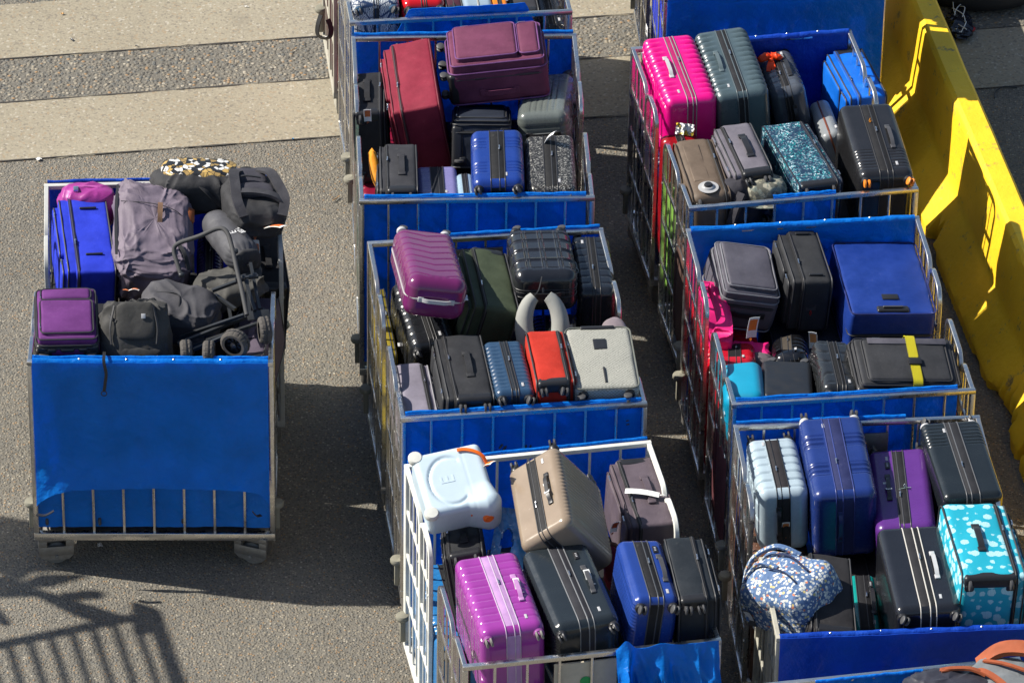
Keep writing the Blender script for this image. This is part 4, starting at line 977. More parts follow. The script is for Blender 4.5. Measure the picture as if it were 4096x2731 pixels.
# --- lower layer, seen through the gates on the left of each cart
at('lowM0', 'M0', .04, .32, 1.0, 1.75, .30, 1.15); hard('lowM0', 'dark red tall case seen through the left gates of the uppermost middle carts', '#8d2036', 'bands', handles=(), lock=False)
at('lowM1a', 'M1', .04, .30, .95, 1.72, .30, .88); hard('lowM1a', 'crimson case low behind the left gates under the black one with orange trim', '#8d1c38', 'wide', handles=(), lock=False)
at('lowM1b', 'M1', .04, .32, .08, .74, .30, .95); hard('lowM1b', 'pale green case low at the left under the small black soft case', '#5c9a8c', 'bands', handles=(), lock=False)
at('lowM2a', 'M2', .035, .10, 1.06, 1.72, .50, 1.16); hard('lowM2a', 'yellow case behind the left gates of the centre pair, far end', '#cdb400', 'fine', handles=(), lock=False, wk=None, zipc='#8f7d00')
at('lowM2b', 'M2', .035, .095, .70, 1.02, .45, 1.06); hard('lowM2b', 'yellow case behind the left gates of the centre pair, near the middle posts', '#d6bd00', 'fine', handles=(), lock=False, wk=None, zipc='#8f7d00')
at('lowM2c', 'M2', .04, .40, .08, .68, .30, .98); hard('lowM2c', 'black case low at the left under the lavender grey one', '#2a2624', 'bands', handles=(), lock=False)
at('lowM3a', 'M3', .04, .34, .95, 1.7, .3, .86); hard('lowM3a', 'sky blue case low behind the white gates', '#2f7fc0', 'bands', handles=(), lock=False)
at('lowR1a', 'R1', .05, .34, 1.08, 1.76, .32, 1.04); hard('lowR1a', 'navy case low at the left under the hot pink one', '#1c2450', 'bands', handles=(), lock=False)
at('lowR1b', 'R1', .04, .26, .82, 1.06, .5, 1.3); hard('lowR1b', 'dark red case behind the left gates between pink and taupe cases', '#a01420', 'bands', handles=(), lock=False, wk=None)
at('lowR1c', 'R1', .04, .30, .40, .80, .42, 1.14); hard('lowR1c', 'lime green case behind the left gates under the taupe one', '#8fc25a', 'fine', handles=(), lock=False, wk=None, zipc='#5d8f34')
at('lowR1d', 'R1', .04, .40, .07, .38, .32, 1.06); soft('lowR1d', 'brown case low at the front left under the taupe one', '#5a4238', pocket=.03, handles=())
at('lowR2a', 'R2', .04, .36, 1.0, 1.70, .30, 1.02); hard('lowR2a', 'red case low behind the left gates under the pink backpack', '#c81428', 'bands', handles=(), lock=False)
at('lowR2b', 'R2', .04, .40, .08, .60, .30, 1.02); soft('lowR2b', 'rose brown case low at the left under the turquoise one', '#6a3a40', pocket=.03, handles=())
at('lowR2c', 'R2', 1.12, 1.36, .06, .30, .62, 1.12); soft('lowR2c', 'dark red trimmed case seen through the bars at the right front corner', '#a81c20', pocket=.03, handles=())
at('lowR3a', 'R3', .04, .36, 1.1, 1.76, .30, 1.02); hard('lowR3a', 'brown case low behind the left gates under the silver blue one', '#6a4a3a', 'bands', handles=(), lock=False)
at('tallR0', 'R0', .90, 1.36, .10, .72, .95, 1.78); hard('tallR0', 'unseen tall dark case standing at the right of the tarp covered top right cart', '#2a2c30', 'bands', handles=(), lock=False)  # out of view, stands tall to put the barrier in shade
at('tallR0b', 'R0', .86, 1.36, 1.0, 1.7, .95, 1.75); hard('tallR0b', 'unseen tall dark blue case at the right of the rear top right cart', '#222c48', 'bands', handles=(), lock=False)  # top is above the frame, loaded high so the barrier stays shaded
at('lowR0', 'R0', .05, .36, .10, .80, .40, 1.30); soft('lowR0', 'royal blue bag behind the left gates of the top right cart', '#1d3ad0', pocket=.03, handles=())
# larger cases carrying the upper layer, glimpsed in the gaps and through the bars
LOW = {'L': ('black backpack and purple carry-on', 'grey mauve duffel'), 'M0': ('red and pale blue cases', 'cream cart load'), 'M1': ('cobalt cabin case', 'crimson and plum suitcases'), 'M2': ('slate blue and red cases', 'olive green suitcase'),
       'M3': ('charcoal and medium blue cases', 'champagne case'), 'R0': ('tarp covered front', 'top right rear cart load'), 'R1': ('sequin and grey cases', 'slate and graphite cases'), 'R2': ('yellow strapped case', 'navy suitcase'), 'R3': ('silver zipped and aqua cases', 'violet and tall navy cases')}
rl = random.Random(5)
for p, (fr, bk) in LOW.items():
    for row, (t0, t1, nm) in enumerate(((.07, .70, fr), (1.02, 1.70, bk))):
        for k, (a0, a1) in enumerate(((.46, .90), (.93, 1.35))):
            zt = .98 if p[0] == 'R' else .92
            if p == 'L' and row == 0: zt = 1.12
            if row == 0 and k == 0 and p == 'R1': continue
            at('u%s%d%d' % (p, row, k), p, a0, a1, t0, t1, .30, zt)
            soft('u%s%d%d' % (p, row, k), 'dark upright case in the %s lower layer, under the %s' % (('left centre', 'right hand')[k], nm), ('#202126', '#242a38', '#2b2424', '#1d1f22')[rl.randrange(4)], pocket=0, handles=(), guards=False, wheels=2)
# --- the left pair's right rear
at('Lribbed', 'L', 1.14, 1.37, .82, 1.02, .40, 1.08); hard('Lribbed', 'black ribbed case standing in the gap between the two left carts', '#2a2b2e', 'bands', ax='TWL', handles=(), lock=False, wk=None)
at('Lfill', 'L', .05, .42, 1.0, 1.72, .30, .98); soft('Lfill', 'dark suitcase directly beneath the royal blue one', '#1f2026', pocket=0, handles=(), guards=False)
at('Lfill2', 'L', .04, .42, .06, .72, .30, 1.36); soft('Lfill2', 'dark suitcase directly beneath the purple carry-on', '#1f1f22', pocket=0, handles=(), guards=False)

# ---------------------------------------------------------------- soft bags and odd pieces
def bag(name, label, cat, base, rot=(0, 0, 0), group=GRP):
    return empty(name, base, tuple(R(a) for a in rot), label, cat, group)
def wrinkle(seed, a=.03, f=1.0):
    """soft cloth folds: stretched, warped ridges"""
    def g(x, y, z):
        p = Vector((x, y, z))*(8.5*f) + Vector((seed*3.1, seed*1.7, seed*.9))
        q = p + mno.noise_vector(p*.45)*1.1
        r1 = 1 - abs(mno.noise(Vector((q.x, q.y*.38, q.z*.8))))*2.4
        r2 = 1 - abs(mno.noise(Vector((q.x*.5+7, q.y*1.1, q.z*.7+3))))*2.4
        return a*(1.15*max(0, r1)**2 + .8*max(0, r2)**2 + .8*mno.noise(p*.35) - .7)
    return g
def strap(root, pts, w, m, name='strap', th=.006):
    mb = MB(); P = [Vector(p) for p in pts]; o = []      # smooth through points
    for i in range(len(P)-1):
        a, b, c, d = P[max(i-1, 0)], P[i], P[i+1], P[min(i+2, len(P)-1)]
        for k in range(6):
            t = k/6; o.append(.5*((2*b)+(c-a)*t+(2*a-5*b+4*c-d)*t*t+(3*b-a-3*c+d)*t**3))
    o.append(P[-1]); tube(mb, o, 0, flat=(w, th)); return mb.build(name, m, root, 60)
def rod(root, pts, r, m, name):
    mb = MB(); P = [Vector(p) for p in pts]; o = []
    for i in range(len(P)-1):
        a, b, c, d = P[max(i-1, 0)], P[i], P[i+1], P[min(i+2, len(P)-1)]
        for k in range(6):
            t = k/6; o.append(.5*((2*b)+(c-a)*t+(2*a-5*b+4*c-d)*t*t+(3*b-a-3*c+d)*t**3))
    o.append(P[-1]); tube(mb, o, r, 10); return mb.build(name, m, root, 60)
CLB = crumple('#403f44', .7); CLB2 = crumple('#333336', .75)
# grey mauve duffel
c = local('L', .66, 1.32, 1.42); rt = bag('duffel_bag', 'large grey mauve duffel bag slumped in the middle of the left cart', 'duffel bag', c, (16, 6, 4))
G1 = crumple('#7d717f', .65); w0_ = wrinkle(3, .045); w1_ = wrinkle(9, .03, 1.8)
def w(x, y, z): return w0_(x, y, z) + w1_(x, y, z)
def dz(x, y, z):
    return w(x, y, z) + (.10*max(0, -x/.2)*max(0, y/.3) if z > 0 else 0) - .16*max(0, y/.37)**2 - .05*max(0, -y/.37)**2
mb = MB(); blob(mb, (.46, .80, .40), (.42, .40), dz, (84, 56)); mb.build('body', G1, rt, 70)
strap(rt, [(.03, .05, .19), (.03, .10, .225), (.03, .02, .225), (.03, -.03, .19)], .028, crumple('#8a6a52'), 'grab_loop')
strap(rt, [(-.215, .30, .13), (-.225, .15, .165), (-.225, -.05, .168), (-.215, -.25, .15)], .016, ZIPB, 'zip')
strap(rt, [(-.20, .12, .195), (-.02, .10, .215), (.12, .06, .21), (.22, .0, .15)], .004, ZIPB, 'seam', .003)
strap(rt, [(.14, -.18, .20), (.18, -.25, .19), (.21, -.32, .13)], .022, CLB2)
mb = MB(); box(mb, (0, 0, 0), (.05, .10, .03), 0, T(.21, .08, .15, 0, 30, 0), .006); mb.build('leather_patch', crumple('#b5673a'), rt)
# magenta bag
c = local('L', .26, 1.68, 1.42); rt = bag('shoulder_bag', 'magenta zipped bag at the back left corner behind the royal blue suitcase', 'bag', c, (0, 0, 4))
mb = MB(); blob(mb, (.34, .20, .26), (.55, .7), wrinkle(5, .06), (56, 36)); mb.build('body', crumple('#b23f9c', .4), rt, 70)
strap(rt, [(-.14, -.05, .06), (-.07, .0, .125), (.0, .01, .135), (.10, .0, .12), (.15, -.02, .05)], .014, crumple('#c45ab0'), 'zip')
mb = MB(); box(mb, (-.06, -.02, .135), (.03, .04, .02)); mb.build('zip_pull', CHROME, rt)
# tote with printed top
def toteprint(t):
    v = t.vor(34); sp = t.n('SeparateColor'); t.l(v.outputs['Color'], sp.inputs[0]); e = t.vor(34, 'DISTANCE_TO_EDGE')
    c = t.ramp(sp.outputs[0], [(0, (.02, .02, .02)), (.28, (.50, .33, .10)), (.52, (.72, .71, .68)), (.80, (.30, .20, .07))], 'CONSTANT')
    t.l(t.mix(t.ramp(e.outputs[0], [(.03, 0), (.06, 1)]), (.012, .012, .012), c), t.b.inputs['Base Color']); t.b.inputs['Roughness'].default_value = .35; t.bump(t.noise(50), .3, .004)
c = local('L', .92, 1.66, 1.56); rt = bag('tote_bag', 'black tote bag with gold and silver printed top on the left cart', 'tote bag', c, (-8, 2, 2))
mb = MB(); blob(mb, (.53, .30, .24), (.5, .5), wrinkle(8, .08), (64, 40)); mb.build('body', CLB2, rt, 70)
mb = MB(); blob(mb, (.44, .235, .09), (.5, .6), wrinkle(2, .05), (56, 24), T(.01, .035, .095, 4, 0, 0)); mb.build('top_panel', mk('toteprint', toteprint), rt, 70)
strap(rt, [(-.02, -.10, .10), (.05, -.155, .06), (.14, -.165, -.03), (.22, -.15, -.08), (.24, -.12, .0), (.19, -.10, .09)], .030, CLB2)
strap(rt, [(-.16, -.12, .08), (-.12, -.165, .0), (-.10, -.16, -.08)], .012, CLB2)
mb = MB(); box(mb, (.23, -.16, -.02), (.012, .012, .05)); mb.build('zip_pull', CHROME, rt)
luggage_tag(rt, T(.24, -.14, -.05, 10, 0, 25), '#e6e0e6', '#c9886a', .15, .04, '#9a8fb5')
# black backpack, straps up
c = local('L', 1.25, 1.46, 1.58); rt = bag('backpack', 'black backpack with padded back and straps facing up at the back right', 'backpack', c, (-4, 6, 14))
mb = MB(); blob(mb, (.35, .53, .22), (.5, .55), wrinkle(4, .06), (64, 44)); mb.build('body', CLB2, rt, 70)
mb = MB()
blob(mb, (.22, .19, .05), (.6, .6), wrinkle(1, .03), (32, 16), T(-.01, .13, .105, 6)); blob(mb, (.22, .15, .05), (.6, .6), wrinkle(2, .03), (32, 16), T(0, -.03, .112)); mb.build('back_pad', crumple('#403f49', .9), rt, 70)
for sx, m_ in ((-.09, CLB), (.10, CLB)):
    strap(rt, [(sx*.4, .22, .11), (sx*1.1, .12, .155), (sx*1.35, -.02, .15), (sx*1.5, -.16, .12), (sx*1.2, -.25, .06)], .060, m_, 'shoulder_strap', .016)
strap(rt, [(-.15, -.06, .12), (-.04, -.10, .145), (.08, -.14, .14), (.15, -.17, .10)], .055, CLB, 'waist_belt', .018)
strap(rt, [(-.05, .25, .05), (-.02, .275, .09), (.04, .275, .09), (.06, .25, .05)], .022, CLB2, 'grab_loop')
strap(rt, [(-.14, .02, .12), (-.06, .08, .15), (.05, .06, .15)], .010, ZIPB, 'cord', .008)
luggage_tag(rt, T(.03, -.28, .0, -25, 0, 25), '#efece6', '#c9632c', .17, .05, '#d2672c')
# stuff sack
c = local('L', 1.13, 1.16, 1.52); rt = bag('stuff_sack', 'dark grey drawstring stuff sack with white lettering lying above the indigo case', 'stuff sack', c, (-4, 0, 24))
mb = MB(); pr = []
V = []; F = []; nu, nv = 48, 34
for j in range(nv+1):
    u = j/nv; y = -.29 + .56*u; r = .105*(min(1, (u*1.0+.02)/.22)**.7 if u < .22 else 1)*(1-.22*max(0, (u-.75)/.25)**2)
    if j == 0: r = .012
    if j == nv: r = .06
    for i in range(nu):
        th = 2*PI*i/nu; pl = .10*math.cos(16*th)*max(0, 1-u*3.4) if j else 0; wr = .03*vn(th*2, y*14, 1)
        rr = r*(1+pl+wr); V.append((rr*math.cos(th), y, rr*.92*math.sin(th)))
for j in range(nv):
    for i in range(nu): a = j*nu+i; b = j*nu+(i+1) % nu; F.append([a, a+nu, b+nu, b])
F.append(list(range(nu))); F.append([nv*nu+i for i in range(nu)][::-1]); mb.add(V, F); mb.build('body', crumple('#55555a', .6), rt, 70)
mb = MB(); lathe(mb, [(.001, -.316), (.010, -.314), (.016, -.30), (.012, -.285)], 12, 0, None, 'y'); tube(mb, [(0, -.30, .02), (.02, -.32, .035), (-.02, -.33, .02), (0, -.30, .01)], .003, 6); mb.build('drawstring', BLACK, rt)
mb = MB(); blob(mb, (.17, .05, .16), (.8, .9), wrinkle(3, .08), (40, 20), T(0, -.262, 0)); mb.build('gathered_end', CLB2, rt, 70)
lw = plain('white_print', (.7, .7, .7), .5)
text_part('BED OF N', .042, (.036, -.03, .0925), (0, 14, 93), lw, rt)
text_part('E', .060, (-.005, -.06, .0975), (0, -3, 93), lw, rt, .0008, 'emblem')
# front black backpack
c = local('L', .60, .30, 1.45); rt = bag('backpack', 'black backpack with side pocket standing at the front wall beside the purple carry-on', 'backpack', c, (-30, 0, 3))
Mx = wrinkle(6, .06)
mb = MB(); blob(mb, (.42, .28, .60), (.50, .58), lambda x, y, z: Mx(x, y, z) - .22*max(0, z/.23)**2, (64, 48)); mb.build('body', crumple('#444341', .75), rt, 70)
mb = MB(); blob(mb, (.23, .06, .22), (.45, .5), wrinkle(9, .03), (44, 28), T(.01, -.118, .09, -8)); p1 = mb.build('front_pocket', crumple('#3f3e3c', .75), rt, 70)
mb = MB(); blob(mb, (.30, .07, .15), (.5, .5), wrinkle(7, .03), (44, 24), T(.01, -.11, -.13, 5)); mb.build('lower_pocket', crumple('#444341', .75), rt, 70)
for sx in (-1, 1):
    mb = MB(); blob(mb, (.08, .16, .20), (.6, .6), wrinkle(sx, .05), (32, 24), T(sx*.165, -.04, -.10)); mb.build('side_pocket', CLB, rt, 70)
    strap(rt, [(sx*.11, -.12, .18), (sx*.135, -.145, .06), (sx*.13, -.15, -.04)], .012, ZIPB, 'zip')
    mb = MB(); box(mb, (sx*.155, -.15, -.10), (.012, .008, .045), 0, T(0, 0, 0, 0, sx*12, 0)); mb.build('zip_pull', SILVER, rt)
strap(rt, [(-.10, -.06, .17), (-.14, -.10, .12), (-.10, -.14, .09)], .018, CLB2, 'buckle_strap')
mb = MB(); box(mb, (.055, -.152, .12), (.024, .006, .028)); mb.build('badge', SILVER, rt)
luggage_tag(rt, T(-.03, .06, .25, 5, 0, 80), '#ece6dd', '#d0723c', .06, .03)
# strap of that backpack hanging over the tarp
rt = bag('hanging_strap', 'thin black strap with a ring hanging down over the front tarp of the left cart', 'strap', (-2.315, -2.383, 1.440))
A_ = Vector((-2.315, -2.383, 1.440)); 
strap(rt, [Vector(q) - A_ for q in ((A_.x-.003, A_.y+.05, 1.50), (A_.x, A_.y+.005, 1.512), (A_.x, A_.y-.035, 1.49), (A_.x+.012, A_.y-.050, 1.42), (A_.x+.006, A_.y-.052, 1.36), (A_.x-.002, A_.y-.056, 1.30))], .018, BLACK, 'webbing', .003)
mb = MB(); tube(mb, [(-.003+.016*math.cos(q*PI/8), -.056, -.155+.016*math.sin(q*PI/8)) for q in range(16)], .003, 6, True); mb.build('ring', BLACK, rt)
# charcoal roll
c = local('L', .85, .62, 1.37); rt = bag('duffel_bag', 'charcoal round duffel lying between the black backpack and the folding wagon', 'duffel bag', c, (10, 6, -8))
mb = MB(); blob(mb, (.44, .32, .28), (.50, .62), wrinkle(2, .065), (64, 44)); mb.build('body', crumple('#504f54', .75), rt, 70)
strap(rt, [(-.19, .02, .118), (-.03, .02, .146), (.0, -.08, .12), (.02, -.15, .02), (.02, -.15, -.06)], .006, ZIPB, 'seam')
mb = MB(); blob(mb, (.10, .20, .20), (.7, .7), wrinkle(5, .04), (28, 22), T(.19, -.03, -.02)); mb.build('end_panel', CLB, rt, 70)
# folding wagon
DG = plain('wagon_steel', (.035, .038, .042), .35, .3)
w0 = Vector(local('L', 1.1, .45, 1.3)); rt = bag('folding_wagon', 'folded black wagon with bent tow handle and four treaded wheels on the left cart', 'wagon', w0)
rel = lambda q: Vector(q) - w0
rod(rt, [rel(q) for q in ((-1.921, -1.585, 1.520), (-1.949, -1.526, 1.570), (-1.970, -1.467, 1.620), (-1.943, -1.451, 1.660), (-1.821, -1.462, 1.720), (-1.711, -1.468, 1.780), (-1.660, -1.502, 1.780), (-1.630, -1.575, 1.740), (-1.591, -1.737, 1.680), (-1.551, -1.897, 1.620), (-1.521, -2.027, 1.560))], .0135, plain('foam_grip', (.045, .045, .047), .75), 'tow_handle')
for a, b in (((-1.524, -1.528, 1.580), (-1.453, -1.908, 1.520)), ((-1.554, -1.677, 1.600), (-1.479, -1.953, 1.540)), ((-1.737, -1.697, 1.500), (-1.481, -1.638, 1.580)), ((-1.919, -2.039, 1.360), (-1.422, -1.878, 1.500)), ((-1.869, -2.045, 1.340), (-1.394, -1.950, 1.480)), ((-1.906, -1.967, 1.360), (-1.542, -1.940, 1.500)), ((-1.537, -1.691, 1.600), (-1.509, -1.954, 1.520)), ((-1.825, -2.094, 1.360), (-1.652, -2.074, 1.440)), ((-1.647, -1.696, 1.400), (-1.620, -1.899, 1.440)), ((-1.601, -1.722, 1.600), (-1.471, -1.689, 1.600)), ((-1.722, -1.683, 1.460), (-1.598, -1.825, 1.460))):
    mb = MB(); tube(mb, [rel(a), rel(b)], 0, flat=(.018, .018)); mb.build('frame_bar', DG, rt)
for q in ((-1.605, -1.612, 1.720), (-1.559, -1.736, 1.620), (-1.492, -1.682, 1.600), (-1.919, -1.614, 1.550)):
    mb = MB(); blob(mb, (.035, .035, .03), (.8, .8), None, (14, 10), T(*rel(q))); mb.build('joint', DG, rt)
mb = MB(); box(mb, (0, 0, 0), (.13, .06, .012), 0, T(*rel((-1.458, -1.967, 1.520)), 25, 0, 12)); mb.build('bracket', DG, rt)
def tyre(q, rx, rz, r=.078, wd=.066):
    M = T(*rel(q)) @ Euler((R(rx), 0, R(rz))).to_matrix().to_4x4(); w = empty('wheel', (0, 0, 0)); w.parent = rt; w.matrix_local = M
    mb = MB(); n = 96; V = []; F = []
    prof = [(.62, -.5), (.80, -.52), (.93, -.42), (1, -.28), (1, 0), (1, .28), (.93, .42), (.80, .52), (.62, .5)]
    for i in range(n):
        th = 2*PI*i/n
        for k, (a, b) in enumerate(prof):
            g = 1 - (.045 if (i + (2 if k > 4 else 0)) % 6 in (0,) and 2 <= k <= 6 else 0) - (.03 if k == 4 else 0)
            V.append((b*wd, r*a*g*math.cos(th), r*a*g*math.sin(th)))
    m = len(prof)
    for i in range(n):
        for k in range(m-1): a = i*m+k; b = ((i+1) % n)*m+k; F.append([a, a+1, b+1, b])
    mb.add(V, F); mb.build('tyre', plain('tyre_rubber', (.075, .068, .062), .9), w, 35)
    mb = MB()
    tube(mb, [(0, r*.62*math.cos(q_*PI/16), r*.62*math.sin(q_*PI/16)) for q_ in range(32)], 0, closed=True, flat=(wd*.98, .006))
    for k in range(8):
        th = k*PI/4; tube(mb, [(-.008, .01*math.cos(th), .01*math.sin(th)), (-.008, r*.61*math.cos(th), r*.61*math.sin(th))], 0, flat=(.012, .012))
    lathe(mb, [(.004, -wd*.52), (.018, -wd*.48), (.018, wd*.48), (.004, wd*.52)], 14, 0, None, 'x'); mb.build('rim', BLACK, w)
tyre((-1.576, -2.252, 1.520), -22, 68, .086); tyre((-1.414, -2.132, 1.530), 5, 12, .080); tyre((-1.727, -2.275, 1.460), 0, 0, .076); tyre((-1.857, -2.256, 1.450), 0, 6, .076)
mb = MB(); P = wrinkle(12, .16); blob(mb, (.40, .30, .14), (.5, .5), P, (56, 36), T(*rel((-1.640, -1.503, 1.400)), 0, -12, 24)); mb.build('folded_fabric', crumple('#4b4a47', .8), rt, 70)
# neck pillow
c = Vector(local('M2', .92, .90, 1.42)); rt = bag('neck_pillow', 'pale grey U-shaped neck pillow standing between plaid case and red case', 'neck pillow', c, (-35, 0, 6))
pts = []; rad = []
for k in range(29):
    q = k/28; th = R(112) + R(316)*q; x = .105*math.cos(th); z = .170*math.sin(th)*1.05
    pts.append((x, .0, z)); rad.append(.056*math.sin(PI*min(1, max(0, q*.9+.05)))**.35 + .004)
mb = MB(); tube(mb, pts, rad, 16); mb.build('pillow', fabric('#a9aaa4', .85, .06, .3), rt, 70)
strap(rt, [(-.04, 0, .17), (-.015, -.01, .20), (.0, .0, .24), (.012, .02, .28)], .008, BLACK, 'cord')
mb = MB(); box(mb, (.012, -.02, .20), (.012, .01, .03)); mb.build('cord_lock', BLACK, rt)
# mauve cap at right of M2
c = local('M2', 1.33, .82, 1.40); rt = bag('cloth_hat', 'mauve grey cloth hat squeezed against the right bars near the tweed case', 'cap', c, (10, 0, 20))
mb = MB(); blob(mb, (.14, .16, .13), (.7, .8), wrinkle(3, .05), (32, 22)); mb.build('cap', crumple('#8f8288', .8), rt, 70)
strap(rt, [(-.06, -.06, .03), (0, -.085, .025), (.06, -.06, .03)], .03, crumple('#8f8288', .8), 'peak')
# ride-on kids case
f = FIT['M3kid']; f[8] = max(f[8], .20); LB = shell('#d8ecf8', .38, var=.03, scratch=False, coat=.1)
M = Euler(f[3:6]).to_matrix(); rt = bag('ride_on_case', 'pale blue ride-on child suitcase with orange clasp on top of the white cart', 'suitcase', f[:3]); rt.rotation_euler = f[3:6]
def kd(P, N):
    x, y, z = P[:, 0], P[:, 1], P[:, 2]
    up = (N[:, 2] > .6)
    ring = np.clip(1-np.abs(np.hypot((x+.02)/.115, (y+.01)/.15)-1)/.10, 0, 1)
    seam = np.clip(1-np.abs(x-.075)/.004, 0, 1)
    return -.010*ring*up*((x < .05)) - .008*seam + .05*np.clip(-(y)/.17-.35, 0, 1)*np.clip((x-.04)/.1, 0, 1)
P, F = rb_data(.385, .40, .23, .036, 40, 46, 16, 4, kd); mb = MB().add(P, F); mb.build('shell', LB, rt, 55)
for sx, sy in ((-1, 1), (-1, -1)):
    mb = MB(); lathe(mb, [(.004, -.022), (.034, -.020), (.040, -.012), (.040, .012), (.034, .020), (.004, .022)], 24, 0, T(-.17, sy*.182, .098)); mb.build('wheel', plain('ivory_plastic', (.62, .62, .57), .45), rt)
strap(rt, [(.06, .165, .124), (.10, .16, .126), (.15, .135, .126), (.19, .10, .112), (.205, .05, .08)], .018, ORANGE, 'strap')
mb = MB(); lathe(mb, [(.012, 0), (.030, .004), (.030, .014), (.020, .022), (.010, .016)], 22, 0, T(.135, -.228, .02, 80)); mb.build('clasp', ORANGE, rt)
mb = MB(); blob(mb, (.010, .006, .02), (.8, .8), None, (12, 8), T(.05, -.204, .03)); mb.build('lock_tab', ORANGE, rt)
text_part('E', .11, (-.03, .0, .1155), (0, 0, 90), LB, rt, .0015, 'embossed_mark')
luggage_tag(rt, T(.19, .06, .06, -60, 0, 20), '#efe8dc', '#e07a20', .17, .04, '#e07a20')
# glossy light blue carrier bag
c = local('M3', .50, 1.14, 1.36); rt = bag('carrier_bag', 'light blue plastic carrier bag with oval hand hole below the ride-on case', 'bag', c, (-52, 10, 0))
PB = shell('#3f93dd', .18, var=.2, coat=.6, scratch=False)
mb = MB()
n, m = 30, 40
def hole(u, v): return ((u-.30)/.12)**2 + ((v-.52)/.20)**2
def pt(u, v, s):
    x = -.14+.28*u; y = -.21+.42*v; z = .03*s*math.sin(PI*u)*math.sin(PI*v)+.012*vn(u*6, v*7, s)
    return (x*(1-.1*v), z, y)
for s in (-1, 1):
    V = [pt(i/n, j/m, s) for i in range(n+1) for j in range(m+1)]; F = []
    for i in range(n):
        for j in range(m):
            if hole((i+.5)/n, (j+.5)/m) > 1:
                a = i*(m+1)+j; q = [a, a+m+1, a+m+2, a+1]; F.append(q if s < 0 else q[::-1])
    mb.add(V, F)
mb.build('bag_film', PB, rt, 70)
mb = MB(); blob(mb, (.20, .10, .12), (.6, .7), wrinkle(4, .12), (40, 26), T(.06, -.03, -.20)); mb.build('white_contents', plain('white_film', (.66, .70, .76), .35), rt, 70)
# crimson cloth at M3
c = local('M3', 1.02, .98, 1.28); rt = bag('knotted_cloth', 'brown and crimson cloth bundle between the champagne and mauve cases', 'cloth bundle', c)
mb = MB(); blob(mb, (.12, .26, .22), (.8, .8), wrinkle(4, .12), (36, 28)); mb.build('cloth', crumple('#8d1438', .8), rt, 70)
mb = MB(); tube(mb, [(-.02+.04*math.cos(a*PI/6), -.01, .12+.04*math.sin(a*PI/6)) for a in range(12)], .012, 8, True); mb.build('knot', crumple('#7a4a34', .8), rt, 70)
luggage_tag(rt, T(-.01, .08, .17, -60, 0, 20), '#e9e4ea', '#d8742c', .12, .04, '#b04a2c')
# orange ribbon on the graphite case
f = FIT['R1graph']; c = Vector(f[:3]) + Euler(f[3:6]).to_matrix() @ Vector((-.035, .10, f[8]/2+.03)); rt = bag('ribbon_bow', 'bright orange ribbon bow tied to the handle of the graphite case', 'ribbon', c, (0, 0, 10))
OR = crumple('#ff4a08', .5)
for sx, rz in ((-1, 20), (1, -25)):
    mb = MB(); blob(mb, (.085, .05, .045), (.9, .9), wrinkle(sx, .22, 1.6), (30, 20), T(sx*.035, .02, .015, 0, sx*12, rz)); mb.build('loop', OR, rt, 70)
mb = MB(); blob(mb, (.035, .04, .04), (.9, .9), wrinkle(2, .1), (18, 14)); mb.build('knot', OR, rt, 70)
for sx in (-1, 1): strap(rt, [(0, -.005, .0), (sx*.01-.01, -.05, .0), (sx*.018-.015, -.09, -.02)], .028, OR, 'tail', .010)
# camouflage cap and dark jacket
def camo(t):
    v = t.vor(42); sp = t.n('SeparateColor'); t.l(v.outputs['Color'], sp.inputs[0])
    t.l(t.ramp(t.math('ADD', t.math('MULTIPLY', sp.outputs[0], .45), t.math('MULTIPLY', t.noise(16, 4), .6)), [(0, (.10, .10, .08)), (.46, (.20, .19, .14)), (.56, (.33, .31, .24)), (.64, (.16, .18, .15))], 'CONSTANT'), t.b.inputs['Base Color']); t.b.inputs['Roughness'].default_value = .85
CAMO = mk('camo', camo)
c = local('R1', .50, .19, 1.43); rt = bag('camouflage_hat', 'camouflage cap resting on the dark jacket behind the front bars', 'cap', c, (-8, 0, 10))
mb = MB(); blob(mb, (.26, .22, .16), (.75, .85), wrinkle(5, .035), (48, 30)); mb.build('crown', CAMO, rt, 70)
def br(u, v): return ((-.135+.27*u)*(1-.15*v), -.085-.07*v*math.sin(PI*(.15+.7*u)), -.025-.03*v)
mb = MB(); sheet(mb, br, 16, 8, .006); mb.build('peak', CAMO, rt, 70)
c = local('R1', .36, .22, 1.33); rt = bag('jacket', 'dark grey jacket heaped between the grey suitcase and the front bars', 'jacket', c, (0, 0, 30))
mb = MB(); blob(mb, (.36, .22, .34), (.8, .8), wrinkle(7, .11), (64, 44)); mb.build('cloth', crumple('#35333b', .8), rt, 70)
strap(rt, [(-.05, -.10, .14), (-.12, -.13, .04), (-.16, -.13, -.12)], .05, crumple('#35333b', .8), 'sleeve', .03)
at('camobag', 'R1', .50, .78, .06, .24, .72, 1.22); f = FIT['camobag']; rt = bag('camouflage_bag', 'camouflage bag behind the bare front bars, black letters on it', 'bag', f[:3]); rt.rotation_euler = f[3:6]
P, F = rb_data(f[6], f[7], f[8], .04, 10, 6, 14, 3, lambda P, N: .006*np.sin(P[:, 0]*30+P[:, 2]*17)); MB().add(P, F).build('body', CAMO, rt, 70)
text_part('US', .12, (.02, -f[7]/2-.008, .17), (90, 0, 0), BLACK, rt)
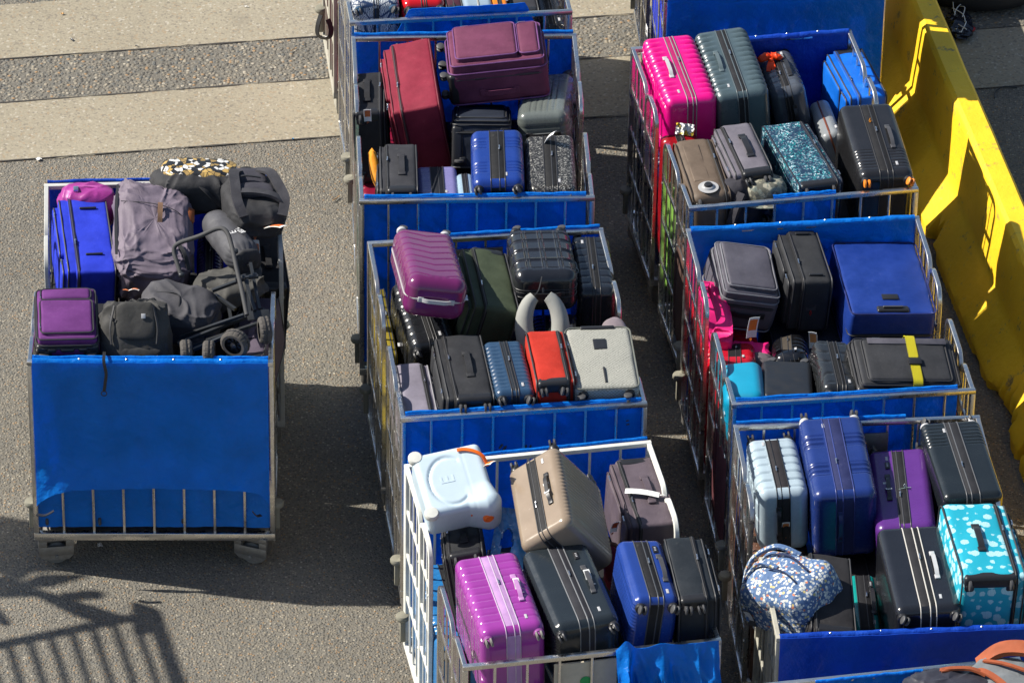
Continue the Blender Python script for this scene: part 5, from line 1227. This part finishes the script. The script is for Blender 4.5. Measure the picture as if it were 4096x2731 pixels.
# pink backpack
c = local('R2', .12, 1.22, 1.16); rt = bag('backpack', 'hot pink backpack pressed against the left gates under the grey suitcase', 'backpack', c, (0, 0, 4)); PK = crumple('#f0147c', .55)
mb = MB(); blob(mb, (.12, .56, .34), (.35, .4), wrinkle(3, .12), (56, 40)); mb.build('body', PK, rt, 70)
strap(rt, [(-.06, .22, .16), (-.09, .05, .21), (-.07, -.12, .20), (-.05, -.24, .12)], .05, PK, 'shoulder_strap', .014)
mb = MB(); blob(mb, (.30, .16, .11), (.35, .45), wrinkle(6, .12), (44, 30), T(.13, -.22, -.06)); mb.build('front_pocket', PK, rt, 70)
mb = MB(); blob(mb, (.30, .13, .12), (.6, .6), wrinkle(9, .05), (40, 24), T(.15, -.33, -.045)); mb.build('mesh_pocket', crumple('#6a6468', .8), rt, 70)
luggage_tag(rt, T(.16, -.30, .12, -70, 0, 8), '#dfe6ea', '#9a7ad0', .19, .06, '#e27a30')
text_part('6', .030, (.163, -.345, .058), (8, 0, 8), BLACK, rt)
luggage_tag(rt, T(.52, -.34, .06, -68, 0, -18), '#e8eef0', '#7a7a80', .16, .05, '#e09a60')
# flowery duffel
def flor(t):
    v = t.vor(62); sp = t.n('SeparateColor'); t.l(v.outputs['Color'], sp.inputs[0])
    c = t.ramp(sp.outputs[0], [(0, (.06, .12, .25)), (.30, (.50, .52, .50)), (.58, (.13, .21, .36)), (.70, (.72, .72, .66)), (.90, (.55, .20, .10)), (.95, (.55, .45, .18))], 'CONSTANT')
    m = t.ramp(v.outputs['Distance'], [(.50, 1), (.58, 0)]); t.l(t.mix(m, (.075, .14, .28), c), t.b.inputs['Base Color']); t.b.inputs['Roughness'].default_value = .75
    q = t.n('TexChecker', Scale=38); t.l(t.tc.outputs['Object'], q.inputs[0]); t.bump(t.math('ADD', t.noise(60), t.vor(36).outputs[0]), .6, .006)
FL = mk('floral', flor)
c = local('R3', .14, .44, 1.42); rt = bag('quilted_duffel', 'blue flowery quilted duffel bag hanging over the left gate at lower right', 'duffel bag', c, (12, -14, -38))
w = wrinkle(4, .035)
P, F = rb_data(.46, .39, .30, .075, 28, 24, 16, 5, lambda P, N: .006*np.sin(P[:, 0]*31+P[:, 1]*17)+.005*np.sin(P[:, 1]*37-P[:, 2]*23)+.035*np.clip(1-(P[:, 0]/.2)**2, 0, 1)*np.clip(1-(P[:, 1]/.17)**2, 0, 1)*(N[:, 2] > .2)); mb = MB().add(P, F); mb.build('body', FL, rt, 70)
strap(rt, [(.02, .14, .17), (-.12, .12, .215), (-.25, .03, .15), (-.275, -.08, .0), (-.21, -.15, -.10)], .030, FL, 'handle', .014)
strap(rt, [(-.03, .0, .185), (-.15, -.02, .20), (-.235, -.12, .07), (-.17, -.21, -.06)], .028, FL, 'handle', .014)
strap(rt, [(-.12, .10, .175), (.0, .09, .198), (.14, .04, .172)], .012, fabric('#1d2c52'), 'zip')
strap(rt, [(-.235, -.03, .07), (-.03, -.03, .200), (.12, -.06, .18), (.225, -.10, .05)], .008, fabric('#1d2c52'), 'seam')
luggage_tag(rt, T(-.16, -.20, -.10, -80, 0, 0), '#4a4a4c', '#d8b828', .13, .055, '#d8d8d8')
# backpack and dark duffel, bottom right corner
c = Vector(local('R4', 1.30, 1.50, 1.42)); rt = bag('backpack', 'light grey backpack with rust orange straps in the bottom right corner', 'backpack', c, (0, 0, -24))
RUST = crumple('#a85530', .7); LG = crumple('#7d8286', .75)
mb = MB(); blob(mb, (.60, .42, .36), (.55, .6), wrinkle(3, .03), (64, 44)); mb.build('body', LG, rt, 70)
strap(rt, [(-.26, .10, .10), (-.16, .15, .20), (.0, .17, .24), (.2, .16, .23)], .09, RUST, 'shoulder_strap', .03)
strap(rt, [(-.29, -.02, .08), (-.20, -.05, .19), (-.05, -.12, .205), (.10, -.2, .16)], .035, RUST, 'trim_strap', .012)
strap(rt, [(-.22, .06, .17), (-.10, .04, .205), (.06, .02, .215), (.25, .03, .20)], .022, RUST, 'trim_strap', .010)
c = Vector(local('R4', .93, 1.54, 1.47)); rt = bag('duffel_bag', 'shiny dark grey duffel against the tarp in the bottom right corner', 'duffel bag', c, (0, 0, 8))
mb = MB(); blob(mb, (.50, .26, .26), (.5, .7), wrinkle(5, .06), (64, 36)); mb.build('body', crumple('#3c3c46', .35), rt, 70)
strap(rt, [(-.10, .12, .04), (-.02, .08, .13), (.12, .05, .15), (.2, .0, .14)], .03, RUST, 'strap', .012)
mb = MB(); box(mb, (.0, .07, .135), (.05, .03, .014)); mb.build('buckle', RUST, rt)
at('R4case', 'R4', .60, .86, .95, 1.62, .85, 1.34); hard('R4case', 'grey wheeled case just entering the bottom edge below the blue tarp', '#4a4d50', 'bands', ax='TLWb', handles=(), lock=False)
# yellow striped strap round the R2 case
f = FIT['R2strap']; M = Euler(f[3:6]).to_matrix()
def ystr(t):
    w = t.n('TexWave', Scale=34.0); w.bands_direction = 'DIAGONAL'; t.l(t.tc.outputs['Object'], w.inputs[0])
    t.l(t.mix(t.ramp(w.outputs[1], [(.35, 0), (.40, 1)]), (.02, .02, .02), (.72, .62, .0)), t.b.inputs['Base Color']); t.b.inputs['Roughness'].default_value = .5
rt = [o for o in bpy.data.objects if o.get('label', '').startswith('flat charcoal suitcase bound')][0]
cT, cL, cW = cdims('LWT', f[6:9]); q = rrect(cT+.030, cW+.030, .04, 5)
mb = MB(); tube(mb, [(a, .04 + .02*b, b) for a, b in q], 0, closed=True, flat=(.055, .004)); mb.build('luggage_strap', mk('yellow_strap', ystr), rt, 60)
mb = MB(); box(mb, (cT/2+.022, .04, -.03), (.012, .075, .05)); mb.build('strap_buckle', BLACK, rt)
mb = MB(); box(mb, (cT/2+.012, .02, cW*.37), (.006, cL*.78, .045)); mb.build('pale_panel', crumple('#5b5963'), rt)
# taupe case wheel cover
f = FIT['R1taupe']; rt = [o for o in bpy.data.objects if o.get('label', '').startswith('taupe moulded')][0]
mb = MB(); lathe(mb, [(.004, .012), (.030, .014), (.036, .010), (.040, .002), (.062, .0)], 28, 0, T(0, -.235, f[8]/2+.020)); mb.build('wheel_cover', plain('clear_cover', (.38, .38, .38), .2), rt)
mb = MB(); lathe(mb, [(.004, .020), (.020, .020), (.026, .012), (.026, .0)], 24, 0, T(0, -.235, f[8]/2+.026)); mb.build('wheel_hub', BLACK, rt)
P, F = rb_data(.10, .38, .016, .0075, 6, 14, 1, 3); MB().add(P, F, 0, T(-.02, .04, f[8]/2+.006)).build('moulded_panel', crumple('#6f5f50', .6), rt, 60)
# orange cloth beside M1 small black case
c = local('M1', .11, .50, 1.36); rt = bag('cloth', 'orange yellow cloth tucked in the side pocket of the small black soft case', 'cloth', c, (18, -10, 8))
mb = MB(); blob(mb, (.055, .26, .16), (.8, .8), wrinkle(3, .16), (36, 28)); mb.build('cloth', crumple('#f09a10', .7), rt, 70)
# white crumpled paper on the pink case
c = (1.027, 0.242, 1.420); rt = bag('crumpled_paper', 'crumpled white and yellow paper stuck on the handle end of the hot pink case', 'paper', c, (60, 10, 5))
rnd = random.Random(4)
def cp(u, v): return (-.055+.11*u, -.035+.07*v, .014*vn(u*7, v*8, 3)+.01*vn(u*13, v*3, 5))
def ppm(t):
    t.l(t.ramp(t.noise(14, 2), [(.52, (.72, .72, .70)), (.56, (.62, .42, .03))], 'CONSTANT'), t.b.inputs['Base Color'])
mb = MB(); sheet(mb, cp, 14, 10, .001); mb.build('paper', mk('paper_print', ppm), rt, 20)
# black belt looped on the cream cart
c = (-1.249, 2.440, 0.750); rt = bag('webbing_belt', 'black webbing belt looped through the side gate of the cream cart at the top', 'strap', c)
strap(rt, [(-.02, 0, .09), (-.04, -.02, .02), (-.04, -.03, -.04), (-.005, -.04, -.06), (.04, -.05, -.04), (.045, -.04, .02), (.025, -.02, .07)], .034, BLACK, 'webbing', .006)
# stickers and notes on gates
for q, lab, s in (((0.855, 2.103, 0.950), 'white paper note taped on the side gate of the tarp covered top right cart', (.06, .12)), ((1.014, -0.256, 0.900), 'white paper note with numbers on a side gate in the right column', (.045, .11)), ((1.232, -2.253, 0.900), 'white note on the side gate of the lower right cart', (.04, .10))):
    rt = bag('paper_note', lab, 'paper note', q, (0, 0, 10), None); mb = MB(); box(mb, (-.03, 0, 0), (.002, s[0], s[1])); mb.build('paper', WHITE, rt)
    text_part('OUI' if s[0] < .05 else '16', .03, (-.032, 0, .02), (90, 0, -90), BLACK, rt)
# ---------------------------------------------------------------- litter and things by the barrier
def litter(name, label, cat, loc, s, m, rz=0, curl=.004):
    rt = empty(name, loc, (0, 0, R(rz)), label, cat)
    mb = MB(); sheet(mb, lambda u, v: ((u-.5)*s[0]*(1-.2*v), (v-.5)*s[1], .006+curl*(1+vn(u*5, v*4, s[0]*90))), 6, 5, .002); mb.build('scrap', m, rt, 30); return rt
def ll(q): return (q[0], q[1], .004)
litter('paper_scrap', 'small orange paper scrap on the upper concrete strip', 'litter', ll((-3.059, 3.746, 0.000)), (.022, .014), plain('orange_scrap', (.6, .33, .1), .6), 10)
litter('plastic_scrap', 'dark plastic scrap on the upper concrete strip', 'litter', ll((-2.971, 3.420, 0.000)), (.020, .022), DGREY, 30)
litter('plastic_scrap', 'dark oval scrap at the edge of the pebble strip', 'litter', ll((-2.536, 3.356, 0.000)), (.016, .010), DGREY)
litter('paper_scrap', 'flat white paper scrap on the asphalt above the left cart', 'litter', ll((-3.078, 1.955, 0.000)), (.035, .026), WHITE, 40)
litter('paper_scrap', 'thin white scrap at the top of the concrete', 'litter', ll((-1.830, 3.880, 0.000)), (.032, .006), WHITE)
litter('wood_splinter', 'pale wood splinter lying by the middle column', 'litter', ll((-1.141, 1.552, 0.000)), (.006, .075), plain('wood', (.5, .32, .16), .7), -35)
litter('wood_splinter', 'pale twig on the pebble strip near the cream cart', 'litter', ll((-1.488, 3.343, 0.000)), (.005, .06), plain('wood', (.5, .32, .16), .7), -40)
litter('paper_scrap', 'torn white paper under the front of the left cart', 'litter', ll((-2.394, -2.178, 0.000)), (.03, .03), WHITE, 15)
litter('paper_scrap', 'tiny blue scrap by the lower edge of the concrete', 'litter', ll((-1.447, 2.246, 0.000)), (.012, .010), plain('blue_scrap', (.02, .25, .5), .5))
c = (2.969, 3.792, 0.000); rt = bag('wire_tangle', 'tangled black film and white wires on the dark ground behind the barrier', 'litter', c, (0, 0, 0), None)
mb = MB(); blob(mb, (.16, .34, .08), (.9, .9), wrinkle(3, .25, 2), (60, 30), T(0, 0, .03)); mb.build('film', plain('black_film', (.015, .015, .022), .12), rt, 25)
for k in range(4): rod(rt, [(.04*math.sin(k*2+i*1.3), -.18+.09*i, .07+.03*math.sin(i*2+k)) for i in range(5)], .003, WHITE, 'wire')
mb = MB(); lathe(mb, [(.018, 0), (.028, .006), (.028, .014), (.014, .02)], 16, 0, T(.08, -.05, .01)); mb.build('red_cap', plain('red_plastic', (.5, .02, .02), .4), rt)
c = (3.107, 4.152, 0.000); rt = bag('rubber_tyre', 'big black rubber tyre lying behind the barrier at the top right corner', 'tyre', (c[0]+.02, c[1]+.30, 0), (0, 0, 0), None)
mb = MB(); n = 72; V = []; F = []; prof = [(.28, .02), (.42, .0), (.50, .03), (.53, .09), (.53, .17), (.50, .23), (.42, .26), (.28, .24), (.25, .13)]
for i in range(n):
    for a, b in prof: V.append((a*math.cos(2*PI*i/n), a*math.sin(2*PI*i/n), b))
for i in range(n):
    for k in range(9): a = i*9+k; b = i*9+(k+1) % 9; c2 = ((i+1) % n)*9; F.append([a, c2+k, c2+(k+1) % 9, b])
mb.add(V, F); mb.build('tread', plain('old_tyre', (.016, .016, .02), .7), rt, 60)
c = (3.214, 2.997, 0.000); rt = bag('cord_scrap', 'thin black cord curled on the dark ground right of the barrier', 'litter', c, (0, 0, 0), None)
rod(rt, [(-.06, -.10, .008), (-.05, -.03, .01), (0, .02, .02), (.05, .04, .01), (.10, .035, .008)], .004, BLACK, 'cord')
c = (2.913, 0.098, 0.000); rt = bag('small_wheel', 'small loose black caster wheel on the asphalt beside the barrier foot', 'wheel', c, (0, 0, 20), None)
mb = MB(); lathe(mb, [(.004, -.012), (.030, -.011), (.036, -.006), (.036, .006), (.030, .011), (.004, .012)], 24, 0, T(0, 0, .036), 'x'); mb.build('tyre', BLACKR, rt)
mb = MB(); lathe(mb, [(.004, -.016), (.014, -.014), (.014, .014), (.004, .016)], 16, 0, T(0, 0, .036), 'x'); mb.build('hub', CHROME, rt)
# ---------------------------------------------------------------- gangway railing standing out of the picture on the left: its shadow crosses the lower left
gz = 3.2        # from a shadow point to the caster at height gz
rt = empty('gangway', (-6.2, -3.2, 0), (0, 0, 0), 'steel gangway platform with railing outside the picture on the left', 'gangway')
def S3(q, h=gz): return Vector((q[0] - 1.1*h, q[1] + .2*h, h)) - Vector((-6.2, -3.2, 0))
GS = DULL
mb = MB(); tube(mb, [S3((-3.315, -3.285, 0.000)), S3((-2.033, -2.804, 0.000))], 0, flat=(.045, .06)); mb.build('top_rail', GS, rt)
mb = MB(); tube(mb, [S3((-2.049, -2.781, 0.000)), S3((-1.778, -3.744, 0.000))], 0, flat=(.05, .05)); mb.build('end_post', GS, rt)
for k in range(10):
    x = 30 + 84*(k-3)
    if x > 590: continue
    mb = MB()
    P0 = Vector((-3.315, -3.285, 0.000)); P1 = Vector((-2.033, -2.804, 0.000)); q = P0 + (P1-P0)*((x+300)/920); d = Vector((-1.778, -3.744, 0.000)) - Vector((-2.049, -2.781, 0.000))
    tube(mb, [S3(q), S3(q + d*1.15)], 0, flat=(.024, .024)); mb.build('baluster', GS, rt)
def slab(name, qs, h, th=.05):  # flat plates cut to shadow outlines, raised towards the sun
    mb = MB(); P = [S3(q, h) for q in qs]; n = len(P); V = [tuple(p) for p in P] + [(p.x, p.y, p.z-th) for p in P]
    F = [list(range(n)), [n+i for i in range(n)][::-1]] + [[i, n+i, n+(i+1) % n, (i+1) % n] for i in range(n)]; mb.add(V, F); mb.build(name, GS, rt, 30)
slab('bracket_plate', ((-2.125, -2.712, 0.000), (-2.028, -2.757, 0.000), (-1.980, -2.968, 0.000), (-2.091, -3.018, 0.000)), gz)
slab('beam', ((-3.089, -2.609, 0.000), (-2.758, -2.575, 0.000), (-2.518, -2.688, 0.000), (-2.144, -2.867, 0.000), (-2.284, -2.929, 0.000), (-2.433, -2.863, 0.000), (-2.693, -2.669, 0.000), (-3.081, -2.704, 0.000)), gz+.4)
slab('lever', ((-2.550, -2.641, 0.000), (-2.364, -2.605, 0.000), (-2.326, -2.627, 0.000), (-2.344, -2.683, 0.000), (-2.502, -2.699, 0.000)), gz+.3)
slab('shade_panel', ((-3.581, -2.028, 0.000), (-3.004, -1.893, 0.000), (-2.779, -1.943, 0.000), (-2.497, -2.169, 0.000), (-2.451, -2.410, 0.000), (-2.783, -2.444, 0.000), (-3.536, -2.489, 0.000)), gz+.6)  # unseen flat panel, added to throw the broad shadow band
slab('strut', ((-2.870, -2.446, 0.000), (-2.769, -2.443, 0.000), (-3.018, -2.761, 0.000), (-3.080, -2.716, 0.000)), gz+.5)
slab('strut', ((-2.665, -2.464, 0.000), (-2.418, -2.457, 0.000), (-2.656, -2.584, 0.000), (-2.830, -2.577, 0.000)), gz+.5)
slab('narrow_plate', ((-2.989, -2.761, 0.000), (-2.930, -2.771, 0.000), (-2.845, -2.934, 0.000), (-2.857, -2.957, 0.000), (-2.968, -2.831, 0.000)), gz+.3)  # unseen thin plate with the outline of its shadow
for px_ in ((-1.5, -1.2), (-1.5, 1.6), (.2, -1.6)):
    mb = MB(); tube(mb, [(px_[0]-.6, px_[1], 0), (px_[0]-.6, px_[1], 3.6)], .05, 10); mb.build('leg', GS, rt)
mb = MB(); box(mb, (-1.5, .2, 3.3), (1.6, 3.2, .08)); mb.build('platform', GS, rt)

# black end straps at the lower corners of the hanging tarp
_lc = [o for o in bpy.data.objects if o.get('label', '').startswith('steel cage cart at the lower left')][0]
for x_, dx in ((.035, .10), (CW-.075, -.05)):
    strap(_lc, [(x_, -.185, .53), (x_+dx*.5, -.20, .535), (x_+dx, -.19, .56)], .022, BLACK, 'tie_strap', .004)

# plates, feet and grips on the plain upper faces
def find(lab): return [o for o in bpy.data.objects if o.get('label', '').startswith(lab)][0]
def feet_bars(rt, w, xs, ln=.10):
    for y_ in (-.22, .20):
        P, F = rb_data(ln, .014, .010, .004, 4, 1, 1, 2); MB().add(P, F, 0, T(xs, y_, w)).build('foot', BLACK, rt)
feet_bars(find('royal blue soft suitcase'), FIT['Lblue'][8]*.52+.008, 0)
feet_bars(find('black soft suitcase standing between the grey and the navy'), FIT['R2black'][8]*.52+.008, 0, .085)
rt = find('very large plain navy'); f = FIT['R2navy']; zt = f[8]
zt = max(f[8], .30)*.52
# canonical X is the upward face here, Y the far end, Z the width
mb = MB(); P, F = rb_data(.030, .055, .19, .013, 2, 4, 10, 3); mb.add(P, F, 0, T(zt-.004, f[7]*.455, 0)); mb.build('grip_recess', BLACK, rt)
mb = MB(); P, F = rb_data(.012, .014, .12, .005, 2, 2, 8, 2); mb.add(P, F, 0, T(zt+.018, f[7]*.455, 0)); mb.build('grip', DGREY, rt)
mb = MB(); box(mb, (zt+.012, f[7]*.30, .0), (.004, .05, .095)); mb.build('name_plate', BLACK, rt)
rt = find('pale grey tweed suitcase'); f = FIT['M2tweed']; zt = max(f[8], .01)*.52
mb = MB(); P, F = rb_data(.010, .10, .075, .004, 2, 4, 4, 2); mb.add(P, F, 0, T(zt+.006, .12, .0)); mb.build('name_plate', BLACK, rt)
mb = MB(); P, F = rb_data(.014, .15, .012, .005, 2, 6, 2, 2); mb.add(P, F, 0, T(zt+.006, -.18, .0)); mb.build('foot', BLACK, rt)
mb = MB(); P, F = rb_data(.022, .030, .20, .010, 2, 3, 8, 2); mb.add(P, F, 0, T(zt+.004, f[7]*.49, .0)); mb.build('grip', BLACK, rt)
